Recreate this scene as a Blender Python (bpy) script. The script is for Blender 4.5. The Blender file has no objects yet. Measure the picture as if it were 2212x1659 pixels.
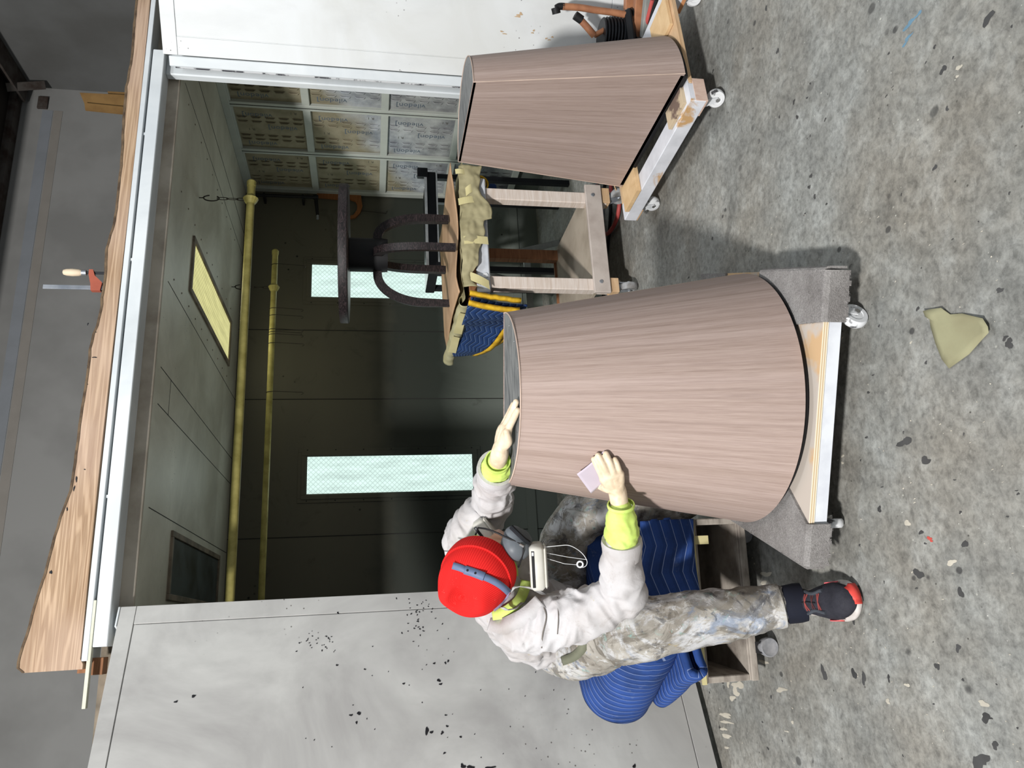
import bpy, bmesh, math, random
from mathutils import Vector, Matrix, noise
random.seed(7)
S = bpy.context.scene
COL = S.collection
PI = math.pi
def R(a): return math.radians(a)

# ------------------------------------------------------------------ camera (phone turned on its side)
FPX, CAMH = 1664.0, 1.4
YAW, PITCH = R(17.85), R(10.55)
cf = Vector((math.sin(YAW)*math.cos(PITCH), math.cos(YAW)*math.cos(PITCH), -math.sin(PITCH)))
cr = Vector((math.cos(YAW), -math.sin(YAW), 0))
cd = cf.cross(cr)
if cd.z > 0: cd = -cd
CC = Vector((0, 0, CAMH))
cam = bpy.data.cameras.new('camera'); camo = bpy.data.objects.new('camera', cam); COL.objects.link(camo)
cam.sensor_fit = 'HORIZONTAL'; cam.sensor_width = 36; cam.lens = 36*FPX/2212; cam.clip_start = .02; cam.clip_end = 60
camo.matrix_world = Matrix(((cd.x, cr.x, -cf.x, 0), (cd.y, cr.y, -cf.y, 0), (cd.z, cr.z, -cf.z, CAMH), (0, 0, 0, 1)))
S.camera = camo
# points on known planes of the room seen at a photograph pixel
def ray(x, y): return cr*((829.5-y)/FPX) + cd*((x-1106)/FPX) + cf
def pz(x, y, z): q = ray(x, y); return CC + q*((z-CAMH)/q.z)
def py(x, y, Y): q = ray(x, y); return CC + q*(Y/q.y)
def px(x, y, X): q = ray(x, y); return CC + q*(X/q.x)
def pl(x, y, p0, n): q = ray(x, y); n = Vector(n); return CC + q*((Vector(p0)-CC).dot(n)/q.dot(n))
def at(x, y, t): return CC + ray(x, y)*t

# ------------------------------------------------------------------ world, lamps, exposure
W = bpy.data.worlds.new('world'); S.world = W; W.use_nodes = True
W.node_tree.nodes['Background'].inputs[0].default_value = (.86, .93, 1, 1)
W.node_tree.nodes['Background'].inputs[1].default_value = .3
def area(name, loc, target, sx, sy, power, col, shape='RECTANGLE', spread=180):
    l = bpy.data.lights.new(name, 'AREA'); l.shape = shape; l.size = sx; l.size_y = sy; l.energy = power; l.color = col; l.spread = R(spread)
    o = bpy.data.objects.new(name, l); COL.objects.link(o); o.location = loc
    o.rotation_euler = (Vector(target)-Vector(loc)).to_track_quat('-Z', 'Y').to_euler()
    return o
area('shop_lamp', (-3.6, -2.4, 5.5), (1.0, 2.6, .8), .5, .5, 900, (1, .975, .95))
area('shop_tube_light', (1.6, .9, 4.6), (1.8, 1.6, 0), 1.6, .3, 60, (.92, .97, 1))
S.view_settings.view_transform = 'Standard'; S.view_settings.look = 'None'
S.view_settings.exposure = 0; S.view_settings.gamma = 1; S.view_settings.use_curve_mapping = False

# ------------------------------------------------------------------ materials
def lin(c): return tuple((v/255/12.92 if v/255 <= .04045 else ((v/255+.055)/1.055)**2.4) for v in c)
def c4(c): return (*lin(c), 1)
class NT:
    def __init__(s, name):
        s.m = bpy.data.materials.new(name); s.m.use_nodes = True
        s.t = s.m.node_tree; s.p = s.t.nodes['Principled BSDF']; s.out = s.t.nodes['Material Output']
        s._tc = None
    def n(s, kind, **kw):
        nd = s.t.nodes.new(kind)
        for k, v in kw.items(): setattr(nd, k, v)
        return nd
    def L(s, a, b): s.t.links.new(a, b)
    @property
    def tc(s):
        if not s._tc: s._tc = s.n('ShaderNodeTexCoord')
        return s._tc
    def pos(s): return s.n('ShaderNodeNewGeometry').outputs['Position']
    def mapping(s, src, scale=(1, 1, 1), rot=(0, 0, 0), loc=(0, 0, 0)):
        m = s.n('ShaderNodeMapping'); m.inputs['Scale'].default_value = scale; m.inputs['Rotation'].default_value = rot; m.inputs['Location'].default_value = loc
        s.L(src, m.inputs['Vector']); return m.outputs[0]
    def noise(s, src, scale, detail=4, rough=.55, dist=0):
        n = s.n('ShaderNodeTexNoise'); n.inputs['Scale'].default_value = scale; n.inputs['Detail'].default_value = detail
        n.inputs['Roughness'].default_value = rough; n.inputs['Distortion'].default_value = dist
        s.L(src, n.inputs['Vector']); return n.outputs['Fac']
    def voro(s, src, scale, feature='F1', rnd=1):
        n = s.n('ShaderNodeTexVoronoi', feature=feature); n.inputs['Scale'].default_value = scale; n.inputs['Randomness'].default_value = rnd
        s.L(src, n.inputs['Vector']); return n.outputs['Distance']
    def ramp(s, src, stops, interp='LINEAR'):
        r = s.n('ShaderNodeValToRGB'); r.color_ramp.interpolation = interp
        e = r.color_ramp.elements
        while len(e) < len(stops): e.new(.5)
        for k, (p, c) in enumerate(stops):
            e[k].position = p; e[k].color = c if isinstance(c, tuple) and len(c) == 4 else ((c, c, c, 1) if not isinstance(c, tuple) else c4(c))
        s.L(src, r.inputs[0]); return r.outputs[0]
    def mix(s, f, a, b, mode='MIX'):
        m = s.n('ShaderNodeMix', data_type='RGBA', blend_type=mode)
        for i, v in ((0, f), (6, a), (7, b)):
            if hasattr(v, 'default_value') or hasattr(v, 'links'): s.L(v, m.inputs[i])
            elif i == 0: m.inputs[0].default_value = v
            else: m.inputs[i].default_value = v if len(v) == 4 else c4(v)
        return m.outputs[2]
    def math(s, op, a, b=None, c=None):
        m = s.n('ShaderNodeMath', operation=op)
        for i, v in enumerate((a, b, c)):
            if v is None: continue
            if hasattr(v, 'links'): s.L(v, m.inputs[i])
            else: m.inputs[i].default_value = v
        return m.outputs[0]
    def sep(s, v):
        n = s.n('ShaderNodeSeparateXYZ'); s.L(v, n.inputs[0]); return n.outputs
    def comb(s, x, y, z):
        n = s.n('ShaderNodeCombineXYZ')
        for i, v in enumerate((x, y, z)):
            if hasattr(v, 'links'): s.L(v, n.inputs[i])
            else: n.inputs[i].default_value = v
        return n.outputs[0]
    def bump(s, h, strength=.3, dist=.01):
        b = s.n('ShaderNodeBump'); b.inputs['Strength'].default_value = strength; b.inputs['Distance'].default_value = dist
        s.L(h, b.inputs['Height']); s.L(b.outputs[0], s.p.inputs['Normal'])
    def fin(s, col, rough=.6, metal=0, spec=.3):
        if hasattr(col, 'links'): s.L(col, s.p.inputs['Base Color'])
        else: s.p.inputs['Base Color'].default_value = c4(col)
        if hasattr(rough, 'links'): s.L(rough, s.p.inputs['Roughness'])
        else: s.p.inputs['Roughness'].default_value = rough
        s.p.inputs['Metallic'].default_value = metal; s.p.inputs['Specular IOR Level'].default_value = spec
        return s.m
MATS = {}
def mat(name, col, rough=.6, metal=0, col2=None, scale=6, lo=.4, hi=.65, bump=0, bscale=60, stretch=(1, 1, 1), spec=.3):
    if name in MATS: return MATS[name]
    t = NT(name); v = t.mapping(t.tc.outputs['Object'], stretch)
    c = t.mix(t.ramp(t.noise(v, scale, 5), [(lo, 0.), (hi, 1.)]), col, col2 if col2 else tuple(int(k*.88) for k in col))
    if bump: t.bump(t.noise(v, bscale, 5), bump, .004)
    MATS[name] = t.fin(c, rough, metal, spec); return MATS[name]

def concrete():
    t = NT('concrete_floor'); P = t.pos()
    big = t.ramp(t.noise(P, 1.1, 6, .6, .4), [(.33, (122, 121, 116)), (.5, (146, 146, 142)), (.68, (168, 170, 168))])
    mid = t.ramp(t.noise(P, 6.5, 9, .68, .35), [(.3, (70, 66, 60)), (.5, (128, 126, 120)), (.72, (190, 192, 190))])
    c = t.mix(.5, big, mid)
    tint = t.ramp(t.noise(P, 2.3, 4), [(.35, (150, 142, 130)), (.6, (134, 140, 142))])
    c = t.mix(.25, c, tint)
    fine = t.ramp(t.noise(P, 38, 8, .75, .25), [(.34, .42), (.52, 1.), (.68, 1.4)])
    c = t.mix(.75, c, t.mix(1., c, fine, 'MULTIPLY'))
    # worn pale scratches
    sc = t.ramp(t.noise(t.mapping(P, (1, 3.2, 1), (0, 0, R(35))), 18, 9, .78, .5), [(.58, 0.), (.70, 1.)])
    c = t.mix(t.math('MULTIPLY', sc, .38), c, (186, 186, 180))
    # dark drips and flecks
    w = t.mix(.06, P, t.n('ShaderNodeTexNoise').outputs['Color'])
    for s_, r_, col, pres in ((7, .11, (62, 62, 62), .55), (15, .15, (48, 48, 50), .6), (40, .13, (60, 58, 54), .6), (33, .1, (205, 205, 196), .64), (70, .12, (214, 214, 206), .62)):
        v = t.voro(t.mapping(w, (1, .8, 1), (0, 0, R(20*s_)), (s_*.3, .7*s_, 0)), s_)
        d = t.ramp(v, [(r_*.7, 1.), (r_, 0.)])
        gate = t.ramp(t.noise(t.mapping(P, (1, 1, 1), (0, 0, 0), (s_, 1, 2)), s_*.28, 3), [(pres-.03, 0.), (pres+.03, 1.)])
        c = t.mix(t.math('MULTIPLY', t.math('MULTIPLY', d, gate), .75), c, col)
    # broad dark smudges
    sm = t.ramp(t.noise(t.mapping(P, (1, 1, 1), (0, 0, 0), (3.3, 8.1, 0)), 3.1, 5, .6, .8), [(.6, 0.), (.74, 1.)])
    c = t.mix(t.math('MULTIPLY', sm, .55), c, (62, 62, 60))
    c = t.mix(1., c, (248, 248, 246), 'MULTIPLY')
    t.bump(t.noise(P, 60, 8, .7), .25, .004)
    return t.fin(c, t.ramp(t.noise(P, 3, 4), [(.3, .5), (.7, .75)]), 0, .35)

def veneer():
    t = NT('walnut_veneer'); o = t.tc.outputs['UV']
    a = t.noise(t.mapping(o, (95, 1.1, 1)), 1, 6, .6, .3)
    b = t.noise(t.mapping(o, (420, 9, 1)), 1, 5, .65, .2)
    k = t.noise(t.mapping(o, (26, .25, 1)), 1, 3)
    c = t.ramp(a, [(.28, (128, 110, 102)), (.46, (160, 140, 131)), (.6, (176, 157, 148)), (.78, (188, 170, 161))])
    c = t.mix(.4, c, t.ramp(b, [(.35, (120, 102, 94)), (.6, (186, 168, 160))]))
    c = t.mix(.35, c, t.ramp(k, [(.35, (142, 123, 112)), (.65, (182, 164, 157))]))
    t.bump(b, .12, .002)
    return t.fin(c, .62, 0, .22)

def paneldirt(name, base, dirt, amt=.5, speck=True, zlo=None):
    """painted sheet metal with paint overspray, scuffs and specks of its own"""
    t = NT(name); P = t.pos()
    n1 = t.ramp(t.noise(P, 1.5, 6, .6, .8), [(.38, 0.), (.66, 1.)])
    c = t.mix(t.math('MULTIPLY', n1, amt), base, dirt)
    n2 = t.ramp(t.noise(t.mapping(P, (1, 1, .35)), 5, 6, .65), [(.5, 0.), (.75, 1.)])
    c = t.mix(t.math('MULTIPLY', n2, amt*.5), c, tuple(int(v*.82) for v in base))
    if speck:
        v = t.voro(P, 34); d = t.ramp(v, [(.09, 1.), (.13, 0.)])
        g = t.ramp(t.noise(P, 2.6, 4), [(.57, 0.), (.63, 1.)])
        c = t.mix(t.math('MULTIPLY', t.math('MULTIPLY', d, g), .8), c, (70, 64, 60))
    return t.fin(c, .5, 0, .3), t, c

def boothwall():
    """booth lining: pale enamel under years of dark overspray, darkest in the working band"""
    t = NT('booth_wall_enamel'); P = t.pos(); x, y, z = t.sep(P)
    n1 = t.noise(t.mapping(P, (1, 1, .45)), 2.0, 6, .6, 1.0)
    zz = t.math('ADD', z, t.math('MULTIPLY', t.math('SUBTRACT', n1, .5), .3))
    c = t.ramp(t.math('DIVIDE', zz, 2.4), [(.1, (112, 118, 112)), (.26, (84, 90, 84)), (.36, (46, 51, 46)), (.50, (48, 51, 45)), (.58, (84, 82, 71)), (.72, (94, 91, 78)), (1., (90, 88, 76))])
    blot = t.ramp(t.noise(P, 3.2, 7, .7, 1.5), [(.58, 0.), (.76, 1.)])
    c = t.mix(t.math('MULTIPLY', blot, .5), c, (44, 44, 38))
    sp = t.ramp(t.voro(P, 12), [(.07, 1.), (.12, 0.)]); g = t.ramp(t.noise(P, 1.9, 5), [(.6, 0.), (.66, 1.)])
    c = t.mix(t.math('MULTIPLY', sp, g), c, (22, 24, 20))
    return t.fin(c, .55, 0, .25)

def filterpaper():
    """kraft filter paper; colour turns bluish below a noisy diagonal edge across the panels"""
    t = NT('filter_paper'); P = t.pos(); x, y, z = t.sep(P)
    base = t.ramp(t.noise(P, 9, 5), [(.35, (122, 116, 96)), (.65, (142, 136, 116))])
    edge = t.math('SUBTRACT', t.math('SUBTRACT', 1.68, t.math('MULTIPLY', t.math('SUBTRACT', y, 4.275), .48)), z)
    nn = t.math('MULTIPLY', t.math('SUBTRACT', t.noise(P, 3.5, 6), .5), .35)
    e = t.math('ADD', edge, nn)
    tone = t.ramp(t.math('ADD', e, .2), [(.1, 0.), (.3, .85), (.62, .6)])
    c = t.mix(tone, base, t.ramp(t.noise(P, 6, 6, .65), [(.35, (120, 128, 140)), (.65, (186, 192, 198))]))
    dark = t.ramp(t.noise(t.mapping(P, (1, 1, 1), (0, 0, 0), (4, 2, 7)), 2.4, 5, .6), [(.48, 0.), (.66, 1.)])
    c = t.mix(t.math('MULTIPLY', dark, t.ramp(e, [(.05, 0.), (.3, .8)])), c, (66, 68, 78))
    t.bump(t.noise(P, 90, 4), .3, .003)
    return t.fin(c, .8, 0, .15)

def plankwood():
    t = NT('live_edge_wood'); o = t.pos()
    n = t.noise(t.mapping(o, (.28, 1, 8)), 1.5, 3, .5, .3)
    rings = t.math('SINE', t.math('MULTIPLY', n, 80))
    c = t.ramp(rings, [(.0, (142, 116, 92)), (.5, (172, 145, 118)), (.95, (186, 160, 134))])
    c = t.mix(.4, c, t.ramp(t.noise(t.mapping(o, (3, 3, 60)), 2, 5), [(.3, (148, 116, 86)), (.7, (206, 180, 150))]))
    c = t.mix(t.ramp(t.noise(o, 1.2, 3), [(.45, 0.), (.7, .6)]), c, (196, 172, 158))
    return t.fin(c, .6, 0, .25)

def wenge():
    t = NT('wenge_wood'); o = t.pos()
    n = t.noise(t.mapping(o, (3, 3, 14)), 3, 4, .55, .6)
    c = t.ramp(t.math('SINE', t.math('MULTIPLY', n, 70)), [(0., (22, 18, 19)), (.6, (40, 32, 33)), (1., (54, 44, 45))])
    return t.fin(c, .55, 0, .3)

def plainwood(name, a, b, sx=(1, 1, 14), scale=6, bump=.05):
    t = NT(name); o = t.tc.outputs['Object']
    n = t.noise(t.mapping(o, sx), scale, 6, .6, .6)
    c = t.ramp(n, [(.3, a), (.7, b)])
    t.bump(n, bump, .003); return t.fin(c, .65, 0, .25)

def plyedge():
    t = NT('plywood_edge'); o = t.pos(); x, y, z = t.sep(o)
    w = t.math('SINE', t.math('MULTIPLY', z, 900))
    return t.fin(t.ramp(t.math('ADD', t.math('MULTIPLY', w, .5), .5), [(.35, (196, 172, 138)), (.6, (232, 220, 196))]), .7)

def paintedwood():
    """boards with worn white paint over tan wood"""
    t = NT('worn_white_paint_wood'); o = t.tc.outputs['Object']
    k = t.ramp(t.noise(o, 4.5, 6, .65, .9), [(.6, 0.), (.66, 1.)])
    c = t.mix(k, t.ramp(t.noise(o, 9, 5), [(.3, (196, 198, 204)), (.7, (224, 226, 232))]), (196, 158, 112))
    k2 = t.ramp(t.noise(t.mapping(o, (1, 1, 1), (0, 0, 0), (5, 5, 5)), 3, 5, .6), [(.66, 0.), (.72, 1.)])
    c = t.mix(k2, c, (120, 104, 96))
    return t.fin(c, .6, 0, .3)

def trousercloth():
    t = NT('paint_stained_canvas'); o = t.pos()
    base = t.ramp(t.noise(o, 5, 5), [(.35, (120, 114, 105)), (.65, (180, 176, 168))])
    c = base
    for k, (sc, th, col) in enumerate(((5, .52, (196, 198, 202)), (7, .58, (112, 128, 152)), (6, .52, (86, 80, 70)), (9, .60, (190, 190, 188)), (13, .62, (124, 160, 154)), (18, .66, (180, 158, 96)), (11, .60, (60, 60, 64)), (24, .66, (118, 90, 78)), (30, .62, (206, 208, 210)), (34, .64, (70, 78, 88)))):
        m = t.ramp(t.noise(t.mapping(o, (1, 1, .8), (0, 0, 0), (k*3.7, k*1.9, k*5.1)), sc, 7, .68, 1.6), [(th-.02, 0.), (th+.05, 1.)])
        c = t.mix(t.math('MULTIPLY', m, .66), c, col)
    t.bump(t.noise(o, 28, 6, .6), .5, .006)
    return t.fin(c, .75, 0, .2)

def jacketcloth():
    t = NT('white_canvas_jacket'); o = t.pos()
    c = t.ramp(t.noise(o, 3.5, 6, .6), [(.3, (166, 160, 157)), (.6, (198, 197, 199))])
    m = t.ramp(t.noise(o, 11, 7, .7, 1.2), [(.58, 0.), (.75, 1.)])
    c = t.mix(t.math('MULTIPLY', m, .5), c, (140, 130, 122))
    m2 = t.ramp(t.noise(t.mapping(o, (1, 1, 1), (0, 0, 0), (7, 3, 1)), 16, 6, .7), [(.66, 0.), (.72, 1.)])
    c = t.mix(t.math('MULTIPLY', m2, .5), c, (176, 160, 104))
    t.bump(t.noise(o, 22, 6, .6, .6), .35, .008)
    return t.fin(c, .8, 0, .15)

def quilt(name, col, line, nv=16, zig=.35, nz=14, lw=.04):
    """quilted moving blanket: stitched zigzag rows along the cloth's own u/v"""
    t = NT(name); u, v, w = t.sep(t.tc.outputs['UV'])
    z = t.math('PINGPONG', t.math('MULTIPLY', u, nz), 1.0)
    f = t.math('FRACT', t.math('ADD', t.math('MULTIPLY', v, nv), t.math('MULTIPLY', z, zig)))
    d = t.math('ABSOLUTE', t.math('SUBTRACT', f, .5))
    ln = t.ramp(d, [(lw*.6, 1.), (lw, 0.)])
    o = t.pos()
    base = t.mix(t.ramp(t.noise(o, 8, 5), [(.35, 0.), (.7, 1.)]), col, tuple(int(k*.75) for k in col))
    dust = t.ramp(t.noise(o, 18, 6, .7), [(.62, 0.), (.75, .45)])
    base = t.mix(dust, base, (120, 130, 150))
    c = t.mix(t.math('MULTIPLY', ln, .7), base, line)
    t.bump(t.ramp(d, [(0., 0.), (.35, 1.)]), .6, .008)
    return t.fin(c, .75, 0, .2)

def wiredglass(name, col, strength):
    """backlit wired glass of a booth lamp"""
    t = NT(name); o = t.tc.outputs['UV']; u, v, w = t.sep(o)
    a = t.math('PINGPONG', t.math('ADD', t.math('MULTIPLY', u, 1.), v), .5)
    b = t.math('PINGPONG', t.math('SUBTRACT', t.math('MULTIPLY', u, 1.), v), .5)
    la = t.ramp(a, [(.05, 0.), (.12, 1.)]); lb = t.ramp(b, [(.05, 0.), (.12, 1.)])
    g = t.math('MULTIPLY', la, lb)
    tube = t.noise(t.mapping(o, (.32, .06, 1)), 2.2, 4, .6)
    s_ = t.math('MULTIPLY', t.math('ADD', .72, t.math('MULTIPLY', g, .28)), t.math('ADD', .55, t.math('MULTIPLY', tube, .8)))
    e = t.n('ShaderNodeEmission'); e.inputs[0].default_value = c4(col); t.L(t.math('MULTIPLY', s_, strength), e.inputs[1])
    t.L(e.outputs[0], t.out.inputs[0]); return t.m

def knit():
    t = NT('red_knit_wool'); u, v, w = t.sep(t.tc.outputs['UV'])
    rib = t.math('SINE', t.math('MULTIPLY', u, 6.2832*92))
    st = t.math('SINE', t.math('ADD', t.math('MULTIPLY', v, 420), t.math('MULTIPLY', t.math('ABSOLUTE', rib), 2.)))
    h = t.math('ADD', rib, t.math('MULTIPLY', st, .4))
    c = t.ramp(t.math('ADD', t.math('MULTIPLY', h, .25), .5), [(.1, (196, 26, 26)), (.6, (216, 38, 36)), (.95, (226, 52, 48))])
    fl = t.ramp(t.voro(t.pos(), 260), [(.1, 1.), (.2, 0.)]); g = t.ramp(t.noise(t.pos(), 40, 3), [(.64, 0.), (.68, 1.)])
    c = t.mix(t.math('MULTIPLY', fl, g), c, (240, 170, 160))
    t.bump(h, .35, .0015); return t.fin(c, .85, 0, .15)

def carpetmat():
    t = NT('grey_carpet'); o = t.pos()
    c = t.ramp(t.noise(o, 7, 6, .7), [(.3, (128, 124, 122)), (.7, (172, 169, 167))])
    f = t.ramp(t.noise(o, 170, 4, .8), [(.3, .55), (.7, 1.25)])
    c = t.mix(.8, c, t.mix(1., c, f, 'MULTIPLY'))
    t.bump(t.noise(o, 260, 3, .8), .9, .006); return t.fin(c, .95, 0, .05)

M_FLOOR = concrete(); M_VEN = veneer(); M_BWALL = boothwall(); M_FILT = filterpaper()
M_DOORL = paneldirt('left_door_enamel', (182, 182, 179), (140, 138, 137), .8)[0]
M_DOORR = paneldirt('right_door_enamel', (216, 219, 220), (194, 194, 188), .5)[0]
M_HEAD = paneldirt('header_enamel', (214, 219, 221), (176, 184, 190), .55, False)[0]
M_CEIL = paneldirt('booth_ceiling_enamel', (206, 204, 190), (168, 164, 148), .8)[0]
M_MULL = paneldirt('filter_frame_enamel', (176, 180, 172), (140, 146, 146), .6, False)[0]
M_SHOP = mat('shop_wall_grey', (128, 128, 126), .8, col2=(114, 114, 112), scale=1.5)
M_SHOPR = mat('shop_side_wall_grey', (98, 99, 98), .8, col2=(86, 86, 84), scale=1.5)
M_DARKR = mat('dark_roof', (44, 40, 36), .8); M_STEEL = mat('rusty_steel', (84, 80, 76), .6, .3, col2=(58, 46, 40), scale=9)
M_PLANK = plankwood(); M_WENGE = wenge(); M_PLYE = plyedge(); M_PWOOD = paintedwood()
M_BARK = mat('plank_bark_edge', (110, 92, 72), .9, col2=(74, 60, 48), scale=20, bump=.6)
M_PINE = plainwood('raw_pine', (186, 150, 112), (216, 186, 150))
M_PLY = plainwood('plywood_face', (200, 166, 122), (222, 192, 150), (3, 3, 3), 4)
M_BROWNW = plainwood('brown_wood', (120, 82, 56), (154, 108, 76))
M_CARDB = mat('cardboard', (186, 154, 122), .85, col2=(164, 132, 102), scale=5, bump=.1)
M_KRAFT = mat('kraft_paper', (164, 156, 122), .75, col2=(140, 132, 100), scale=7, bump=.5, bscale=18)
M_SCRAP = mat('kraft_paper_scrap', (150, 148, 118), .8, col2=(138, 134, 106), scale=6, bump=.1)
M_TAPE = mat('masking_tape', (206, 196, 148), .7, col2=(194, 184, 134))
M_TAPEPIPE = mat('yellow_tape_wrap', (178, 168, 100), .6, col2=(142, 134, 72), scale=10, bump=.3, bscale=40)
M_CARPET = carpetmat()
M_WHITEP = mat('white_painted_steel', (218, 220, 222), .4, col2=(190, 194, 198), scale=20)
M_WHEELW = mat('scuffed_white_wheel', (222, 224, 226), .5, col2=(70, 70, 72), scale=26, lo=.56, hi=.64)
M_WHEELG = mat('grey_rubber_wheel', (120, 118, 116), .6, col2=(160, 162, 164), scale=18)
M_CHROME = mat('chrome', (190, 190, 190), .25, .9); M_BLACK = mat('black_matte', (24, 24, 26), .6, col2=(18, 18, 20))
M_DARKM = mat('dark_metal', (40, 42, 46), .45, .4); M_GALV = mat('galvanised_steel', (158, 162, 168), .4, .6, col2=(120, 126, 136), scale=8)
M_BLUEQ = quilt('blue_quilted_cloth', (46, 76, 142), (150, 166, 204), 15, .7, 6, .04)
M_NAVYQ = quilt('zigzag_blue_quilt', (34, 62, 112), (120, 146, 186), 8, .9, 12, .05)
M_YELB = mat('yellow_binding', (214, 172, 40), .75, col2=(176, 136, 26), scale=30, bump=.3)
M_RED = mat('red_hose_rubber', (186, 84, 80), .5, col2=(150, 60, 58)); M_COPPER = mat('brown_painted_tube', (170, 118, 86), .45, col2=(146, 98, 72), scale=16)
M_CRATE = mat('weathered_crate_wood', (164, 156, 146), .85, col2=(120, 112, 104), scale=10, bump=.2, stretch=(1, 1, 3))
M_GLOVE = mat('cream_latex', (226, 208, 182), .45, col2=(208, 186, 158), scale=30, bump=.25, bscale=70)
M_LIME = mat('lime_hi_vis_cloth', (206, 228, 128), .8, col2=(190, 216, 104), scale=16, bump=.35, bscale=26)
M_JACK = jacketcloth(); M_TROU = trousercloth(); M_KNIT = knit()
M_SKIN = mat('skin', (206, 160, 132), .5); M_NAVY = mat('navy_cuff_cloth', (22, 26, 40), .85, col2=(16, 18, 30))
M_SHOEU = mat('charcoal_mesh', (44, 44, 52), .75, col2=(34, 34, 42), scale=40, bump=.3, bscale=300)
M_SHOES = mat('off_white_foam', (206, 200, 196), .6, col2=(178, 170, 164), scale=20); M_CORAL = mat('coral_rubber', (226, 84, 74), .5, col2=(206, 66, 60))
M_STRAP = mat('slate_blue_strap', (104, 118, 150), .55, col2=(92, 106, 136)); M_STRAPW = mat('pale_grey_strap', (188, 188, 188), .5)
M_MASK = mat('grey_silicone', (98, 104, 110), .45); M_CANI = mat('pale_plastic', (206, 204, 196), .4, col2=(190, 188, 178))
M_SAND = mat('sandpaper_lilac', (196, 186, 198), .9, col2=(188, 178, 190)); M_DARKTOP = mat('black_stained_top', (122, 123, 122), .6, col2=(82, 84, 86), scale=12, stretch=(1, 6, 1))
M_BRIGHTTOP = M_DARKTOP
M_INK = mat('blue_print', (88, 99, 112), .8); M_INKD = mat('dark_print', (86, 84, 76), .8)
M_SPLAT = mat('black_paint_splatter', (30, 30, 34), .4); M_SPLATW = mat('dried_putty_splatter', (196, 190, 176), .7)
M_WIN = wiredglass('lit_wired_glass', (220, 246, 238), 1.12); M_YEL = wiredglass('lit_yellow_glass', (246, 242, 170), .8)
M_DIM = mat('dark_frosted_glass', (84, 92, 92), .35, col2=(54, 56, 48), scale=4, spec=.5)
M_SIDEFR = mat('stained_lamp_frame', (134, 122, 106), .7, col2=(96, 88, 76), scale=8)
M_SEAM = mat('dark_seam', (40, 40, 38), .8); M_WIRE = mat('dark_wire', (56, 52, 46), .5, .5)
M_BLKT = mat('dark_motor', (28, 30, 34), .4, .2); M_BWOOD = mat('brown_cardboard', (134, 104, 62), .85, col2=(112, 84, 48))

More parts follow.
